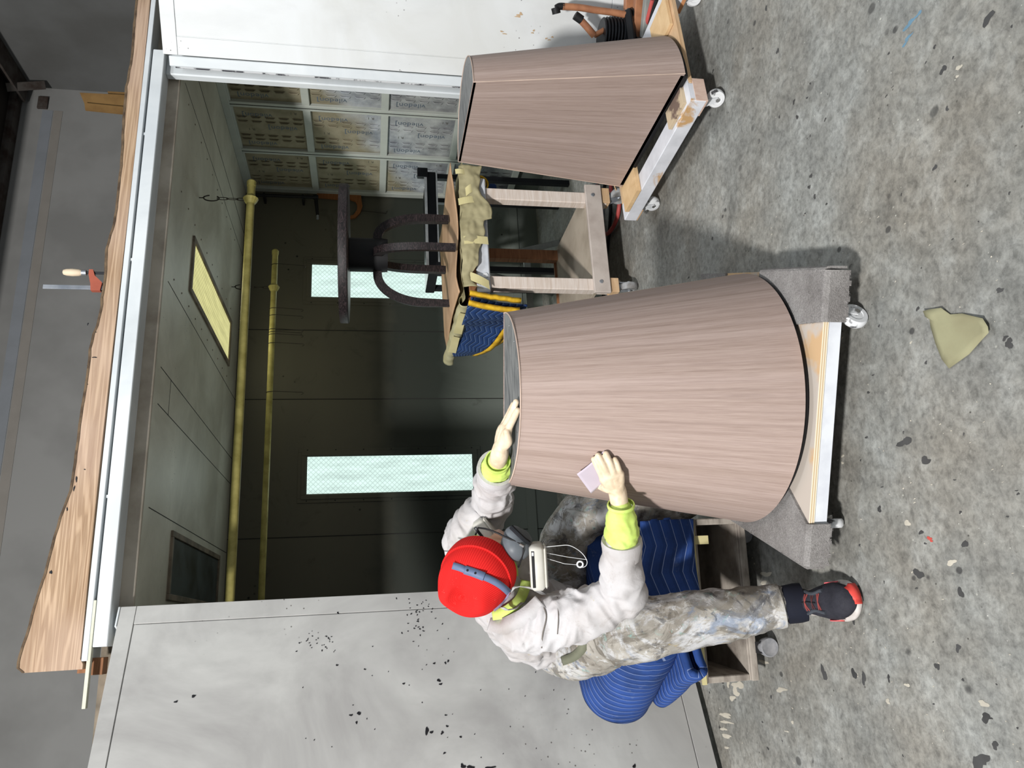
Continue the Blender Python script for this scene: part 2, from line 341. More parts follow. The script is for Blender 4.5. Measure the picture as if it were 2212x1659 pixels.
# ------------------------------------------------------------------ mesh building
class MB:
    def __init__(s): s.v = []; s.f = []; s.uv = {}
    def add(s, vs, fs):
        b = len(s.v); s.v += [Vector(v) for v in vs]; s.f += [tuple(i+b for i in f) for f in fs]; return b
    def box(s, x0, x1, y0, y1, z0, z1, bev=0, Mx=None):
        bm = bmesh.new(); bmesh.ops.create_cube(bm, size=1)
        for v in bm.verts: v.co = Vector(((x0+x1)/2+v.co.x*(x1-x0), (y0+y1)/2+v.co.y*(y1-y0), (z0+z1)/2+v.co.z*(z1-z0)))
        if bev: bmesh.ops.bevel(bm, geom=bm.edges[:], offset=bev, segments=1, affect='EDGES', profile=.7)
        bm.verts.ensure_lookup_table()
        vs = [Mx @ v.co if Mx else v.co.copy() for v in bm.verts]; s.add(vs, [[v.index for v in f.verts] for f in bm.faces]); bm.free(); return s
    def beam(s, p, q, w, h, up=(0, 0, 1), bev=.002):
        p = Vector(p); q = Vector(q); d = (q-p); L = d.length; d.normalize(); up = Vector(up)
        a = d.cross(up); a = a.normalized() if a.length > 1e-4 else Vector((1, 0, 0)); b = a.cross(d)
        Mx = Matrix((( d.x, a.x, b.x, p.x), (d.y, a.y, b.y, p.y), (d.z, a.z, b.z, p.z), (0, 0, 0, 1)))
        return s.box(0, L, -w/2, w/2, -h/2, h/2, bev, Mx)
    def prism(s, poly, ex):
        ex = Vector(ex); n = len(poly); a = [Vector(p) for p in poly]
        vs = a + [p+ex for p in a]
        s.add(vs, [tuple(range(n))[::-1], tuple(range(n, 2*n))] + [(i, (i+1) % n, n+(i+1) % n, n+i) for i in range(n)]); return s
    def tube(s, pts, rad, seg=12, caps=True, squash=None, closed=False, wr=None):
        P = [Vector(p) for p in pts]; n = len(P)
        rad = [rad]*n if not hasattr(rad, '__len__') else rad
        up = None; rings = []
        for i in range(n):
            if closed: t = P[(i+1) % n]-P[i-1]
            else: t = P[min(i+1, n-1)]-P[max(i-1, 0)]
            t.normalize()
            if up is None: up = t.orthogonal().normalized() if abs(t.z) > .95 else (Vector((0, 0, 1))-t*t.z).normalized()
            else: up = (up-t*up.dot(t)).normalized()
            sd = t.cross(up); ring = []
            for k in range(seg):
                a = 2*PI*k/seg; r = rad[i]
                if wr: r += wr(i/(n-1), a)
                q = squash or (1, 1)
                ring.append(P[i]+up*math.cos(a)*r*q[0]+sd*math.sin(a)*r*q[1])
            rings.append(ring)
        fs = []
        for i in range(n if closed else n-1):
            for k in range(seg):
                j = (i+1) % n
                fs.append((i*seg+k, i*seg+(k+1) % seg, j*seg+(k+1) % seg, j*seg+k))
        vs = [v for r in rings for v in r]
        if caps and not closed:
            fs.append(tuple(range(seg))[::-1]); fs.append(tuple((n-1)*seg+k for k in range(seg)))
        s.add(vs, fs); return s
    def ball(s, c, r, sc=(1, 1, 1), nu=14, nv=9, Mx=None):
        c = Vector(c); T = lambda q: (Mx @ q if Mx else q)+c
        vs = [T(Vector((0, 0, r*sc[2])))]
        for j in range(1, nv):
            ph = PI*j/nv
            for i in range(nu):
                th = 2*PI*i/nu
                vs.append(T(Vector((r*sc[0]*math.sin(ph)*math.cos(th), r*sc[1]*math.sin(ph)*math.sin(th), r*sc[2]*math.cos(ph)))))
        vs.append(T(Vector((0, 0, -r*sc[2])))); e = len(vs)-1; fs = []
        for i in range(nu):
            k = (i+1) % nu; fs.append((0, 1+i, 1+k)); fs.append((e, e-nu+k, e-nu+i))
            for j in range(nv-2): fs.append((1+j*nu+i, 1+(j+1)*nu+i, 1+(j+1)*nu+k, 1+j*nu+k))
        s.add(vs, fs); return s
    def lathe(s, prof, c=(0, 0, 0), axis=(0, 0, 1), seg=24, caps=True):
        c = Vector(c); ax = Vector(axis).normalized(); u = ax.orthogonal().normalized(); w = ax.cross(u); vs = []; fs = []
        for (r, h) in prof:
            for k in range(seg):
                a = 2*PI*k/seg; vs.append(c+ax*h+(u*math.cos(a)+w*math.sin(a))*r)
        for j in range(len(prof)-1):
            for k in range(seg):
                k2 = (k+1) % seg; fs.append((j*seg+k, j*seg+k2, (j+1)*seg+k2, (j+1)*seg+k))
        if caps: fs.append(tuple(range(seg))[::-1]); fs.append(tuple((len(prof)-1)*seg+k for k in range(seg)))
        s.add(vs, fs); return s
    def limb(s, pts, rad, n=40, seg=28, amp=0, freq=30, ph=0, tw=1.3):
        P, Rr = smooth(pts, rad, n)
        w = (lambda t, a: amp*(math.sin(freq*t+ph+tw*math.sin(a+ph))*(.6+.4*math.cos(a-ph)) + .5*math.sin(freq*1.9*t+2.1*a+ph))) if amp else None
        s.tube(P, Rr, seg, True, None, False, w)
        s.ball(P[0], Rr[0]*.97); s.ball(P[-1], Rr[-1]*.97); return s
def smooth(pts, rad, n):
    P = [Vector(p) for p in pts]; m = len(P); out = []; ro = []
    for i in range(n):
        t = i/(n-1)*(m-1); k = min(int(t), m-2); f = t-k
        p0, p1, p2, p3 = P[max(k-1, 0)], P[k], P[k+1], P[min(k+2, m-1)]
        out.append(.5*((2*p1)+(p2-p0)*f+(2*p0-5*p1+4*p2-p3)*f*f+(3*p1-p0-3*p2+p3)*f**3)); ro.append(rad[k]+(rad[k+1]-rad[k])*(f*f*(3-2*f)))
    return out, ro
def root_off(o):
    v = Vector((0, 0, 0))
    while o: v += o.location; o = o.parent
    return v
def link(name, me, parent=None): 
    o = bpy.data.objects.new(name, me); COL.objects.link(o); o.parent = parent; return o
def tag(o, label=None, cat=None, group=None, kind=None):
    for k, v in (('label', label), ('category', cat), ('group', group), ('kind', kind)):
        if v: o[k] = v
    return o
def build(name, mb, material, parent=None, sm=False, origin=None, ang=40, fixn=True):
    off = root_off(parent) if parent else (Vector(origin) if origin else Vector((0, 0, 0)))
    me = bpy.data.meshes.new(name); me.from_pydata([v-off for v in mb.v], [], mb.f); me.update()
    if fixn:
        bm = bmesh.new(); bm.from_mesh(me); bmesh.ops.recalc_face_normals(bm, faces=bm.faces[:]); bm.to_mesh(me); bm.free()
    if sm:
        me.polygons.foreach_set('use_smooth', [True]*len(me.polygons)); me.set_sharp_from_angle(angle=R(ang))
    me.materials.append(material)
    o = link(name, me, parent)
    if not parent: o.location = off
    return o
def empty(name, loc, label=None, cat=None, group=None, kind=None):
    o = bpy.data.objects.new(name, None); COL.objects.link(o); o.location = loc; o.empty_display_size = .1
    return tag(o, label, cat, group, kind)
def struct(name, mb, m, parent=None, **k):
    o = build(name, mb, m, parent, **k)
    if not parent: o['kind'] = 'structure'
    return o
def uvmesh(name, nu, nv, fn, material, parent=None, thick=0, sm=True, origin=None, us=1, vs_=1, cu=False):
    """sheet from fn(u,v); u,v in 0..1; UVs kept; optional thickness"""
    off = root_off(parent) if parent else (Vector(origin) if origin else Vector((0, 0, 0)))
    V = []; F = []
    for j in range(nv+1):
        for i in range(nu+1): V.append(Vector(fn(i/nu, j/nv))-off)
    for j in range(nv):
        for i in range(nu): a = j*(nu+1)+i; F.append((a, a+1, a+nu+2, a+nu+1))
    me = bpy.data.meshes.new(name); me.from_pydata(V, [], F); uv = me.uv_layers.new(name='UVMap')
    for p in me.polygons:
        for li in p.loop_indices:
            vi = me.loops[li].vertex_index; uv.data[li].uv = ((vi % (nu+1))/nu*us, (vi//(nu+1))/nv*vs_)
    if sm: me.polygons.foreach_set('use_smooth', [True]*len(me.polygons))
    me.materials.append(material); o = link(name, me, parent)
    if not parent: o.location = off
    if thick:
        m = o.modifiers.new('solid', 'SOLIDIFY'); m.thickness = thick; m.offset = 0
    return o
def remesh(o, voxel, iters=3, fac=.5):
    m = o.modifiers.new('r', 'REMESH'); m.mode = 'VOXEL'; m.voxel_size = voxel; m.use_smooth_shade = True
    if iters: k = o.modifiers.new('s', 'SMOOTH'); k.iterations = iters; k.factor = fac
    dg = bpy.context.evaluated_depsgraph_get(); me = bpy.data.meshes.new_from_object(o.evaluated_get(dg))
    old = o.data; o.modifiers.clear(); o.data = me; bpy.data.meshes.remove(old)
    me.polygons.foreach_set('use_smooth', [True]*len(me.polygons)); return o
def copytree(o, delta, parent=None):
    c = o.copy(); COL.objects.link(c); c.parent = parent
    if parent is None: c.location = o.location+Vector(delta)
    for ch in o.children: copytree(ch, delta, c)
    return c
def textmesh(body, size, material, Mx, name, parent):
    cu = bpy.data.curves.new('t', 'FONT'); cu.body = body; cu.size = size; cu.extrude = .0004; cu.resolution_u = 2
    o = bpy.data.objects.new('t', cu); COL.objects.link(o); dg = bpy.context.evaluated_depsgraph_get()
    me = bpy.data.meshes.new_from_object(o.evaluated_get(dg)); bpy.data.objects.remove(o)
    off = root_off(parent); me.transform(Matrix.Translation(-off) @ Mx); me.materials.clear(); me.materials.append(material)
    return link(name, me, parent)

# ================================================================== THE SETTING
struct('floor', MB().box(-4, 6, -1.5, 8, -.06, 0), M_FLOOR)
# shop shell behind the booth
struct('wall_back', MB().box(-3.2, 4.9, 6.3, 6.4, 0, 4.45), M_SHOP)
struct('wall_right', MB().box(4.78, 4.88, 1.2, 6.3, 0, 5.2), M_SHOPR)
struct('ceiling_shop', MB().box(-3.2, 4.9, 5.4, 6.4, 4.44, 4.5), M_DARKR)
# booth shell: back, left and filter wall, lining ceiling
YB, ZC, XF = 5.647, 2.36, 3.437
KB = 1.116
def zb(z): return CAMH+(z-CAMH)*KB
bw = struct('wall_booth_back', MB().box(-.75, XF+.3, YB, YB+.05, 0, ZC+.1), M_BWALL)
for xs in (.69, 1.7, 2.25):
    struct('panel_seam', MB().box(xs-.003, xs+.003, YB-.002, YB+.001, 0, ZC), M_SEAM, bw)
struct('kick_rail', MB().box(-.7, XF, YB-.012, YB+.001, .17, .24), M_BWALL, bw)
struct('wall_booth_left', MB().box(-.80, -.75, 3.66, YB, 0, ZC+.1), M_BWALL)
bc = struct('ceiling_booth', MB().box(-.75, XF+.3, 3.575, YB+.02, ZC, ZC+.05), M_CEIL)
def seam(p, q, w=.004):
    struct('panel_seam', MB().beam((p[0], p[1], ZC), (q[0], q[1], ZC), w, .002, bev=0), M_SEAM, bc)
for xs in (2.86, 1.7, 1.26, 1.08, .6, -.1): seam((xs, 3.65), (xs, YB))
seam((1.26, 3.85), (1.08, 3.85)); seam((3.1, 3.65), (3.06, YB), .006)
# rivets on the booth ceiling
mb = MB()
for i in range(10):
    for xs in (2.8, 1.76, 2.26): mb.lathe([(.006, -.003), (.004, -.005)], (xs+random.uniform(-.004, .004), 3.75+i*.17, ZC+.002), seg=6)
tag(build('rivets', mb, M_SIDEFR, bc), kind='stuff')

# filter wall: frame bars and twelve paper panels
fw = empty('wall_filter', (XF, 4.8, 0)); fw['kind'] = 'structure'
YS = [4.02, 4.553, 5.083, 5.602]; ZS = [zb(z) for z in (2.228, 1.772, 1.30, .835, .37)]
build('front_panel', MB().box(XF-.005, XF+.06, 3.62, YS[0]-.028, 0, ZC), M_BWALL, fw)
build('backing', MB().box(XF+.06, XF+.1, 3.5, YB, 0, ZC+.1), M_BWALL, fw)
for k, y in enumerate(YS):
    build('mullion', MB().box(XF-.012, XF+.03, y-.028, y+.028, .0, ZC, .003), M_MULL, fw)
    if 0 < k < 3: build('mullion_groove', MB().box(XF-.0135, XF-.011, y-.003, y+.003, .0, ZC), M_SEAM, fw)
for z in ZS:
    for k in range(3): build('transom', MB().box(XF-.010, XF+.03, YS[k]+.028, YS[k+1]-.028, z-.026, z+.026, .003), M_MULL, fw)
build('top_rail', MB().box(XF-.02, XF+.06, 3.65, YB, zb(2.215), ZC, .003), M_MULL, fw)
RT = Matrix(((0, 0, -1, 0), (0, -1, 0, 0), (1, 0, 0, 0), (0, 0, 0, 1)))   # text x -> up, text y -> towards the back
RT = Matrix(((0, 0, -1, 0), (0, 1, 0, 0), (1, 0, 0, 0), (0, 0, 0, 1)))
rnd = random.Random(5)
for c in range(3):
    for r_ in range(4):
        y0, y1, z1, z0 = YS[c]+.026, YS[c+1]-.026, ZS[r_]-.024, ZS[r_+1]+.024
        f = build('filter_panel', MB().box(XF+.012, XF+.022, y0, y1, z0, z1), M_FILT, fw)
        mb = MB()
        for fr in (.2, .3, .62, .72):           # embossed slit rows, running upwards
            yy = y0+(y1-y0)*(1-fr); n = 5
            for q in range(n):
                a = z0+(z1-z0)*(q+.12)/n; b = z0+(z1-z0)*(q+.88)/n; dy = rnd.uniform(-.002, .002)
                mb.tube([(XF+.012, yy+dy-.006, a), (XF+.004, yy+dy, a+.014), (XF+.004, yy+dy, b-.014), (XF+.012, yy+dy-.006, b)], [.002, .006, .006, .002], 6)
        tag(build('slit_ridges', mb, M_FILT, f, sm=True), kind='stuff')
        for (fy, fz, body, size, ink) in ((.86, .62, 'viledon]', .062, M_INK), (.46, .12, 'viledon]', .062, M_INK), (.08, .5, 'viledon]', .062, M_INK), (.54, .75, 'R 1', .034, M_INKD), (.12, .1, 'R 1', .034, M_INKD), (.4, .55, 'air filter media', .018, M_INKD)):
            if body.startswith('air'): continue
            p = Vector((XF+.0112, y1-(y1-y0)*(1-fy), z0+(z1-z0)*fz))
            if p.y-.05 < y0: p.y += .05
            wz = size*(.48*len(body)); p.z = min(p.z, z1-wz-.01)
            # letters run upwards, their tops towards the booth mouth's left as printed
            Mx = Matrix.Translation(p) @ Matrix(((0, 0, -1, 0), (0, 1, 0, 0), (1, 0, 0, 0), (0, 0, 0, 1)))
            textmesh(body, size, ink, Mx, 'printed_mark', f)

# front frame of the booth opening
struct('trim_1', MB().box(.02, 2.90, 3.455, 3.56, 2.418, 2.474, .003), M_HEAD)
h2 = struct('trim_2', MB().box(-.03, 3.6, 3.45, 3.60, 2.484, 2.507, .002), M_HEAD)
struct('trim_3', MB().box(.02, 3.4, 3.56, 3.585, 2.362, 2.50, .003), mat('header_return', (186, 178, 164), .6, col2=(150, 140, 126), scale=5))
struct('trim_4', MB().box(-.205, .2, 3.452, 3.476, 2.474, 2.488, .001), mat('cream_strip', (206, 206, 188), .6))
struct('trim_5', MB().box(2.79, 2.92, 3.50, 3.545, 0, 2.42, .006), M_HEAD)
struct('trim_7', MB().box(.06, .15, 3.53, 3.64, 0, 2.42, .004), M_HEAD)
struct('roof_booth', MB().box(-.8, 3.7, 3.66, 5.7, 2.45, 2.50), M_SIDEFR)
# small screw posts in the slot above the header
for X in (2.40, 1.72, .62): struct('trim_8', MB().box(X-.006, X+.006, 3.46, 3.48, 2.472, 2.486), M_HEAD)

# swung-open door leaves
def leaf(name, hinge, ang, length, z1, material, side, rim):
    a = R(ang); d = Vector((math.cos(a), math.sin(a), 0)); n = Vector((-d.y, d.x, 0))*side      # n points to the booth
    Mx = Matrix(((d.x, n.x, 0, hinge[0]), (d.y, n.y, 0, hinge[1]), (0, 0, 1, 0), (0, 0, 0, 1)))
    o = empty(name, (hinge[0], hinge[1], 0)); o['kind'] = 'structure'
    build('leaf_panel', MB().box(0, length, .006, .05, .03, z1, .003, Mx), material, o)
    w = rim; g = .002
    # skin sheets: rim strips folded round the edge and the field, with a fine joint between
    for (x0, x1, z0_, z1_) in ((0, length, .03, .03+w), (0, length, z1-w*.8, z1), (0, w, .03+w+g, z1-w*.8-g)):
        build('rim_strip', MB().box(x0, x1, 0, .012, z0_, z1_, .001, Mx), material, o)
    build('door_skin', MB().box(w+g*2, length, .001, .012, .03+w+g*2, z1-w*.8-g*2, .001, Mx), material, o)
    return o, d, n, Mx
dl, dld, dln, ML = leaf('door_1', (.171, 3.492), 201.0, 1.9, 2.392, M_DOORL, -1, .075)
dr, drd, drn, MR = leaf('door_2', (2.825, 3.396), -38.5, 1.7, 2.408, M_DOORR, 1, .085)
# hinge pocket at the top of the left leaf, latch edge of the right leaf
build('hinge_bracket', MB().box(.0, .085, -.004, .05, 2.392, 2.40, .002, ML), M_HEAD, dl)
build('edge_channel', MB().box(-.055, -.004, .012, .03, .03, 2.385, .004, MR), M_HEAD, dr)
build('rubber_seal', MB().box(-.062, -.05, .02, .04, .03, 2.36, .003, MR), mat('scuffed_seal', (190, 192, 194), .6, col2=(60, 60, 66), scale=14, lo=.5, hi=.56), dr)
# paint marks with their own outlines
def blob(mb, c, ax, ay, n, seed, ll=.0006):
    q = random.Random(seed); k = 15; c = Vector(c); ph = q.uniform(0, 6); w = [1+.28*math.sin(2*2*PI*i/k+ph)+.18*math.sin(3*2*PI*i/k+2*ph)+q.uniform(-.16, .16) for i in range(k)]
    ring = [c+(ax*math.cos(2*PI*i/k)+ay*math.sin(2*PI*i/k))*w[i]*.95+n*ll for i in range(k)]
    mb.add(ring+[c+n*ll*1.6], [(i, (i+1) % k, k) for i in range(k)])
mb = MB(); up = Vector((0, 0, 1)); q = random.Random(3)
big = [(418, 1504, 6, 3), (380, 1516, 4, 3), (922, 1579, 5, 9), (932, 1582, 4, 4), (758, 1545, 4, 3), (775, 1541, 5, 4), (770, 1561, 3, 3), (728, 1437, 3, 3), (872, 1477, 3, 3), (788, 1446, 3, 2), (730, 1324, 3, 3), (1000, 1655, 6, 6), (1016, 1657, 9, 4), (1060, 1658, 12, 3), (1370, 1655, 4, 5), (955, 1583, 4, 4), (966, 1569, 3, 3), (948, 1470, 5, 4), (952, 1478, 4, 3), (962, 1432, 3, 3), (968, 1428, 3, 3), (938, 1433, 3, 3), (960, 1627, 4, 2), (1497, 1489, 3, 2), (995, 1592, 4, 2), (963, 1545, 3, 2)]
for k in range(46): big.append((q.gauss(905, 26), q.gauss(1330, 34), q.uniform(1.2, 2.6), q.uniform(1.2, 2.6)))
for k in range(30): big.append((q.uniform(640, 720), q.gauss(1384, 12), q.uniform(1, 2.2), q.uniform(1, 2.4)))
for k in range(40): big.append((q.uniform(600, 1250), q.uniform(1320, 1650), q.uniform(1, 1.8), q.uniform(1, 1.8)))
for k, (x, y, a, b) in enumerate(big):
    p = pl(x, y, (.171, 3.492, 0), dln)
    if p.x > .15 or p.z < .1: continue
    blob(mb, p, up*a*.0015, dld*b*.0015, -dln, k, .0008)
tag(build('paint_splatter', mb, M_SPLAT, dl, fixn=False), kind='stuff')
mb = MB()
for k, (x, y, a, b) in enumerate(((1125, 30, 5, 3), (1120, 33, 4, 3), (1084, 68, 5, 1.5), (1090, 73, 5, 1.5), (1150, 71, 3, 2), (1153, 66, 3, 2), (1193, 80, 4, 1.5), (1186, 86, 4, 1.5), (1118, 36, 6, 2), (1180, 83, 3, 2))):
    blob(mb, pl(x, y, (2.825, 3.396, 0), drn), up*a*.0022, drd*b*.0022, -drn, k, .0008)
tag(build('chipped_paint', mb, mat('chip_tan', (190, 164, 132), .8), dr, fixn=False), kind='stuff')

# shop roof steel in the far corner
o = empty('roof_beam', (4.2, 5.2, 4.1)); tag(o, 'dark rusty steel roof beam high in the far right corner', 'beam')
build('web', MB().box(4.70, 4.78, 1.4, 6.25, 4.35, 4.68, .003), M_STEEL, o)
build('flange', MB().box(4.58, 4.78, 1.4, 6.25, 4.33, 4.35, .002), M_STEEL, o)
build('bracket', MB().beam((4.73, 6.19, 4.17), (4.56, 6.03, 4.39), .07, .012), M_STEEL, o)
build('gusset_plate', MB().box(4.56, 4.68, 6.28, 6.30, 4.17, 4.25, .001), M_STEEL, o)
o = empty('wall_purlin', (1, 5.75, 4.1)); tag(o, 'dark steel purlin running along the top of the far wall', 'beam')
build('channel', MB().box(-3, 4.7, 6.2, 6.3, 4.38, 4.45, .003), M_STEEL, o)
# soft shadow bands on the far wall, imitated by flat tinted strips
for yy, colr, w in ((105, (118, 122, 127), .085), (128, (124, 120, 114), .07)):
    p = py(yy, 230, 6.3); struct('painted_shadow_band', MB().box(-3.2, 4.55, 6.297, 6.301, p.z-w/2, p.z+w/2), mat('wall_shadow_tint_%d' % yy, colr, .8, col2=tuple(int(k*.96) for k in colr)), bpy.data.objects['wall_back'])

# ================================================================== ABOVE THE BOOTH
top = [(-.06, 2.717), (-.042, 2.739), (0, 2.738), (.119, 2.716), (.189, 2.708), (.313, 2.684), (.423, 2.67), (.535, 2.652), (.649, 2.625), (.767, 2.62), (.969, 2.619), (1.136, 2.612), (1.309, 2.611), (1.42, 2.59), (1.625, 2.584), (1.765, 2.593), (1.91, 2.571), (2.108, 2.569), (2.313, 2.573), (2.47, 2.581), (2.659, 2.587), (2.827, 2.575), (3.027, 2.582), (3.204, 2.585), (3.6, 2.60)]
botz = lambda x: 2.512 if x > -.03 else 2.50
pts = []
for (x0, z0), (x1, z1) in zip(top[:-1], top[1:]):
    n = max(2, int((x1-x0)/.03))
    for k in range(n):
        f = k/n; pts.append((x0+(x1-x0)*f, z0+(z1-z0)*f+noise.noise((x0*9+f*3, 2, 0))*.004))
pts.append(top[-1])
pk = empty('live_edge_plank', (1.5, 3.47, 2.51)); tag(pk, 'long live-edge wooden plank on edge above the booth opening', 'plank')
mb = MB(); n = len(pts); V = []
for x, z in pts:
    b = botz(x)+.004*math.sin(x*2)
    for yy, zz in ((3.452, b), (3.452, b+(z-b)*.5), (3.453, z-.006), (3.478, z+.004), (3.505, z-.012), (3.505, b)): V.append((x, yy, zz))
F = []
for i in range(n-1):
    for k in range(6): F.append((i*6+k, i*6+(k+1) % 6, (i+1)*6+(k+1) % 6, (i+1)*6+k))
F += [tuple(range(6)), tuple((n-1)*6+k for k in range(6))]
mb.add(V, F); build('board', mb, M_PLANK, pk)
mb = MB(); V = []; F = []
for x, z in pts:
    j = noise.noise((x*30, 5, 1))*.003
    for yy, zz in ((3.4505, z-.012+j), (3.4505, z-.003+j), (3.475, z+.0065+j), (3.507, z-.009)): V.append((x, yy, zz))
for i in range(n-1):
    for k in range(3): F.append((i*4+k, i*4+k+1, (i+1)*4+k+1, (i+1)*4+k))
mb.add(V, F); build('bark_edge', mb, M_BARK, pk)
mb = MB()
for k, (x, y, a, b) in enumerate(((205, 718, 3, 1.2), (204, 772, 4, 1.5), (190, 790, 2, 1), (186, 821, 2, 1), (188, 830, 2, 1), (183, 1014, 1.5, 1.2), (145, 1100, 1.5, 3), (165, 1035, 1.5, 6), (160, 1055, 1.5, 5), (110, 1236, 2, 4), (246, 480, 1.5, 3), (190, 700, 1.5, 3))):
    blob(mb, py(x, y, 3.452), Vector((0, 0, 1))*a*.0022, Vector((1, 0, 0))*b*.0022, Vector((0, -1, 0)), k+50, .0008)
tag(build('worm_holes', mb, M_SPLAT, pk, fixn=False), kind='stuff')
o = empty('support_block', (.0, 3.5, 2.507)); tag(o, 'notched pale brown wooden block under the left end of the plank', 'block')
build('block', MB().prism([(-.075, 3.49, 2.488), (-.03, 3.49, 2.488), (-.03, 3.49, 2.507), (.01, 3.49, 2.507), (.01, 3.49, 2.525), (-.04, 3.49, 2.525), (-.04, 3.49, 2.53), (-.075, 3.49, 2.53)], (0, .06, 0)), M_BROWNW, o)
build('foot', MB().box(-.085, -.02, 3.5, 3.56, 2.44, 2.488, .002), M_BROWNW, o)
# bar clamp
o = empty('bar_clamp', (1.66, 3.53, 2.5)); tag(o, 'bar clamp with red jaw and wooden handle gripping the plank', 'clamp')
X, Y = 1.63*.98, 3.53
build('bar', MB().box(1.592, 1.612, 3.522, 3.530, 2.50, 2.86, .001), M_GALV, o)
build('sliding_jaw', MB().prism([(1.584, 3.515, 2.615), (1.584, 3.515, 2.655), (1.62, 3.515, 2.66), (1.665, 3.515, 2.672), (1.69, 3.515, 2.672), (1.69, 3.515, 2.655), (1.66, 3.515, 2.645), (1.625, 3.515, 2.61)], (0, .022, 0)), mat('clamp_red', (172, 92, 72), .5), o)
build('screw', MB().tube([(1.677, 3.526, 2.575), (1.677, 3.526, 2.69)], .006, 8), M_DARKM, o, sm=True)
build('ferrule', MB().lathe([(.013, 0), (.013, .02)], (1.677, 3.526, 2.685), seg=12), M_GALV, o, sm=True)
build('handle', MB().lathe([(.011, 0), (.016, .012), (.018, .04), (.016, .065), (.012, .078), (.004, .082)], (1.677, 3.526, 2.704), seg=14), mat('pale_handle_wood', (214, 196, 170), .6), o, sm=True)
build('swivel_pad', MB().lathe([(.013, 0), (.008, .012)], (1.677, 3.526, 2.566), seg=10), M_GALV, o, sm=True)
# cardboard leaning in the corner on the booth roof
o = empty('cardboard_stack', (3.55, 4.95, 2.5)); tag(o, 'torn brown cardboard strips standing behind the plank in the far corner', 'cardboard')
def sheetpts(px_, Y): return [py(x, y, Y) if x < 300 else Vector((py(x, y, Y).x, Y, 2.5)) for x, y in px_]
build('sheet', MB().prism(sheetpts([(172, 200), (300, 204), (300, 235), (186, 232)], 4.95), (0, .012, 0)), M_BWOOD, o)
build('sheet', MB().prism(sheetpts([(232, 197), (300, 200), (300, 225), (236, 212)], 4.98), (0, .012, 0)), M_BWOOD, o)
build('sheet', MB().prism(sheetpts([(182, 222), (300, 240), (300, 256), (184, 237)], 4.92), (0, .012, 0)), M_BWOOD, o)

# ================================================================== BOOTH LAMPS
def panelquad(name, x0, x1, y0, y1, z, glassm, label, frm, sc):
    o = empty(name, ((x0+x1)/2, (y0+y1)/2, z)); tag(o, label, 'ceiling light', 'lamps in the booth lining')
    w = .03
    for a in ((x0-w, x0, y0-w, y1+w), (x1, x1+w, y0-w, y1+w), (x0, x1, y0-w, y0), (x0, x1, y1, y1+w)):
        build('frame', MB().box(a[0], a[1], a[2], a[3], z-.012, z+.004, .002), frm, o)
    uvmesh('glass_pane', 2, 2, lambda u, v: (x0+(x1-x0)*u, y0+(y1-y0)*v, z-.003), glassm, o, 0, False, us=(x1-x0)/sc, vs_=(y1-y0)/sc)
    return o
k = KB
lampo = panelquad('booth_ceiling_lamp', 1.675*k, 1.925*k, 3.67*k, 4.735*k, ZC, M_YEL, 'long booth ceiling lamp glowing yellow', M_SIDEFR, .035)
panelquad('booth_ceiling_lamp', .225*k, .47*k, 3.685*k, 4.785*k, ZC, M_DIM, 'unlit booth ceiling lamp with dark glass above the left door', M_SIDEFR, .035)
area('booth_ceiling_lamp_light', (1.8*k, 4.2*k, ZC-.02), (1.8*k, 4.2*k, 0), .24, 1.15, 3.0, (1, .97, .74))
def walllamp(x0, x1, z0, z1, label):
    o = empty('booth_wall_lamp', ((x0+x1)/2, YB, z0)); tag(o, label, 'wall light', 'lamps in the booth lining')
    for (w, d, mm) in ((.065, .006, M_BWALL), (.04, .012, M_BWALL)):
        for a in ((x0-w, x0-w+.032, z0-w, z1+w), (x1+w-.032, x1+w, z0-w, z1+w), (x0-w+.032, x1+w-.032, z0-w, z0-w+.032), (x0-w+.032, x1+w-.032, z1+w-.032, z1+w)):
            build('frame', MB().box(a[0], a[1], YB-d, YB+.001, a[2], a[3], .002), mm, o)
    mb = MB()
    for kz in range(7):
        for xx in (x0-.05, x1+.05): mb.lathe([(.005, 0), (.003, .003)], (xx, YB-.006, z0+(z1-z0)*kz/6), (0, -1, 0), 6)
    tag(build('screws', mb, M_SEAM, o), kind='stuff')
    area('booth_wall_lamp_light', ((x0+x1)/2, YB-.02, (z0+z1)/2), ((x0+x1)/2, 0, (z0+z1)/2), .26, 1.15, 3.2, (.86, 1, .95))
    uvmesh('glass_pane', 2, 2, lambda u, v: (x0+(x1-x0)*u, YB-.004, z0+(z1-z0)*v), M_WIN, o, 0, False, us=(x1-x0)/.035, vs_=(z1-z0)/.035)
walllamp(.888*KB, 1.131*KB, zb(.715), zb(1.79), 'tall lit wall lamp behind wired glass left of the drum, beside the person')
walllamp(2.265*KB, 2.51*KB, zb(.715), zb(1.79), 'tall lit wall lamp behind wired glass, behind the dark round table')

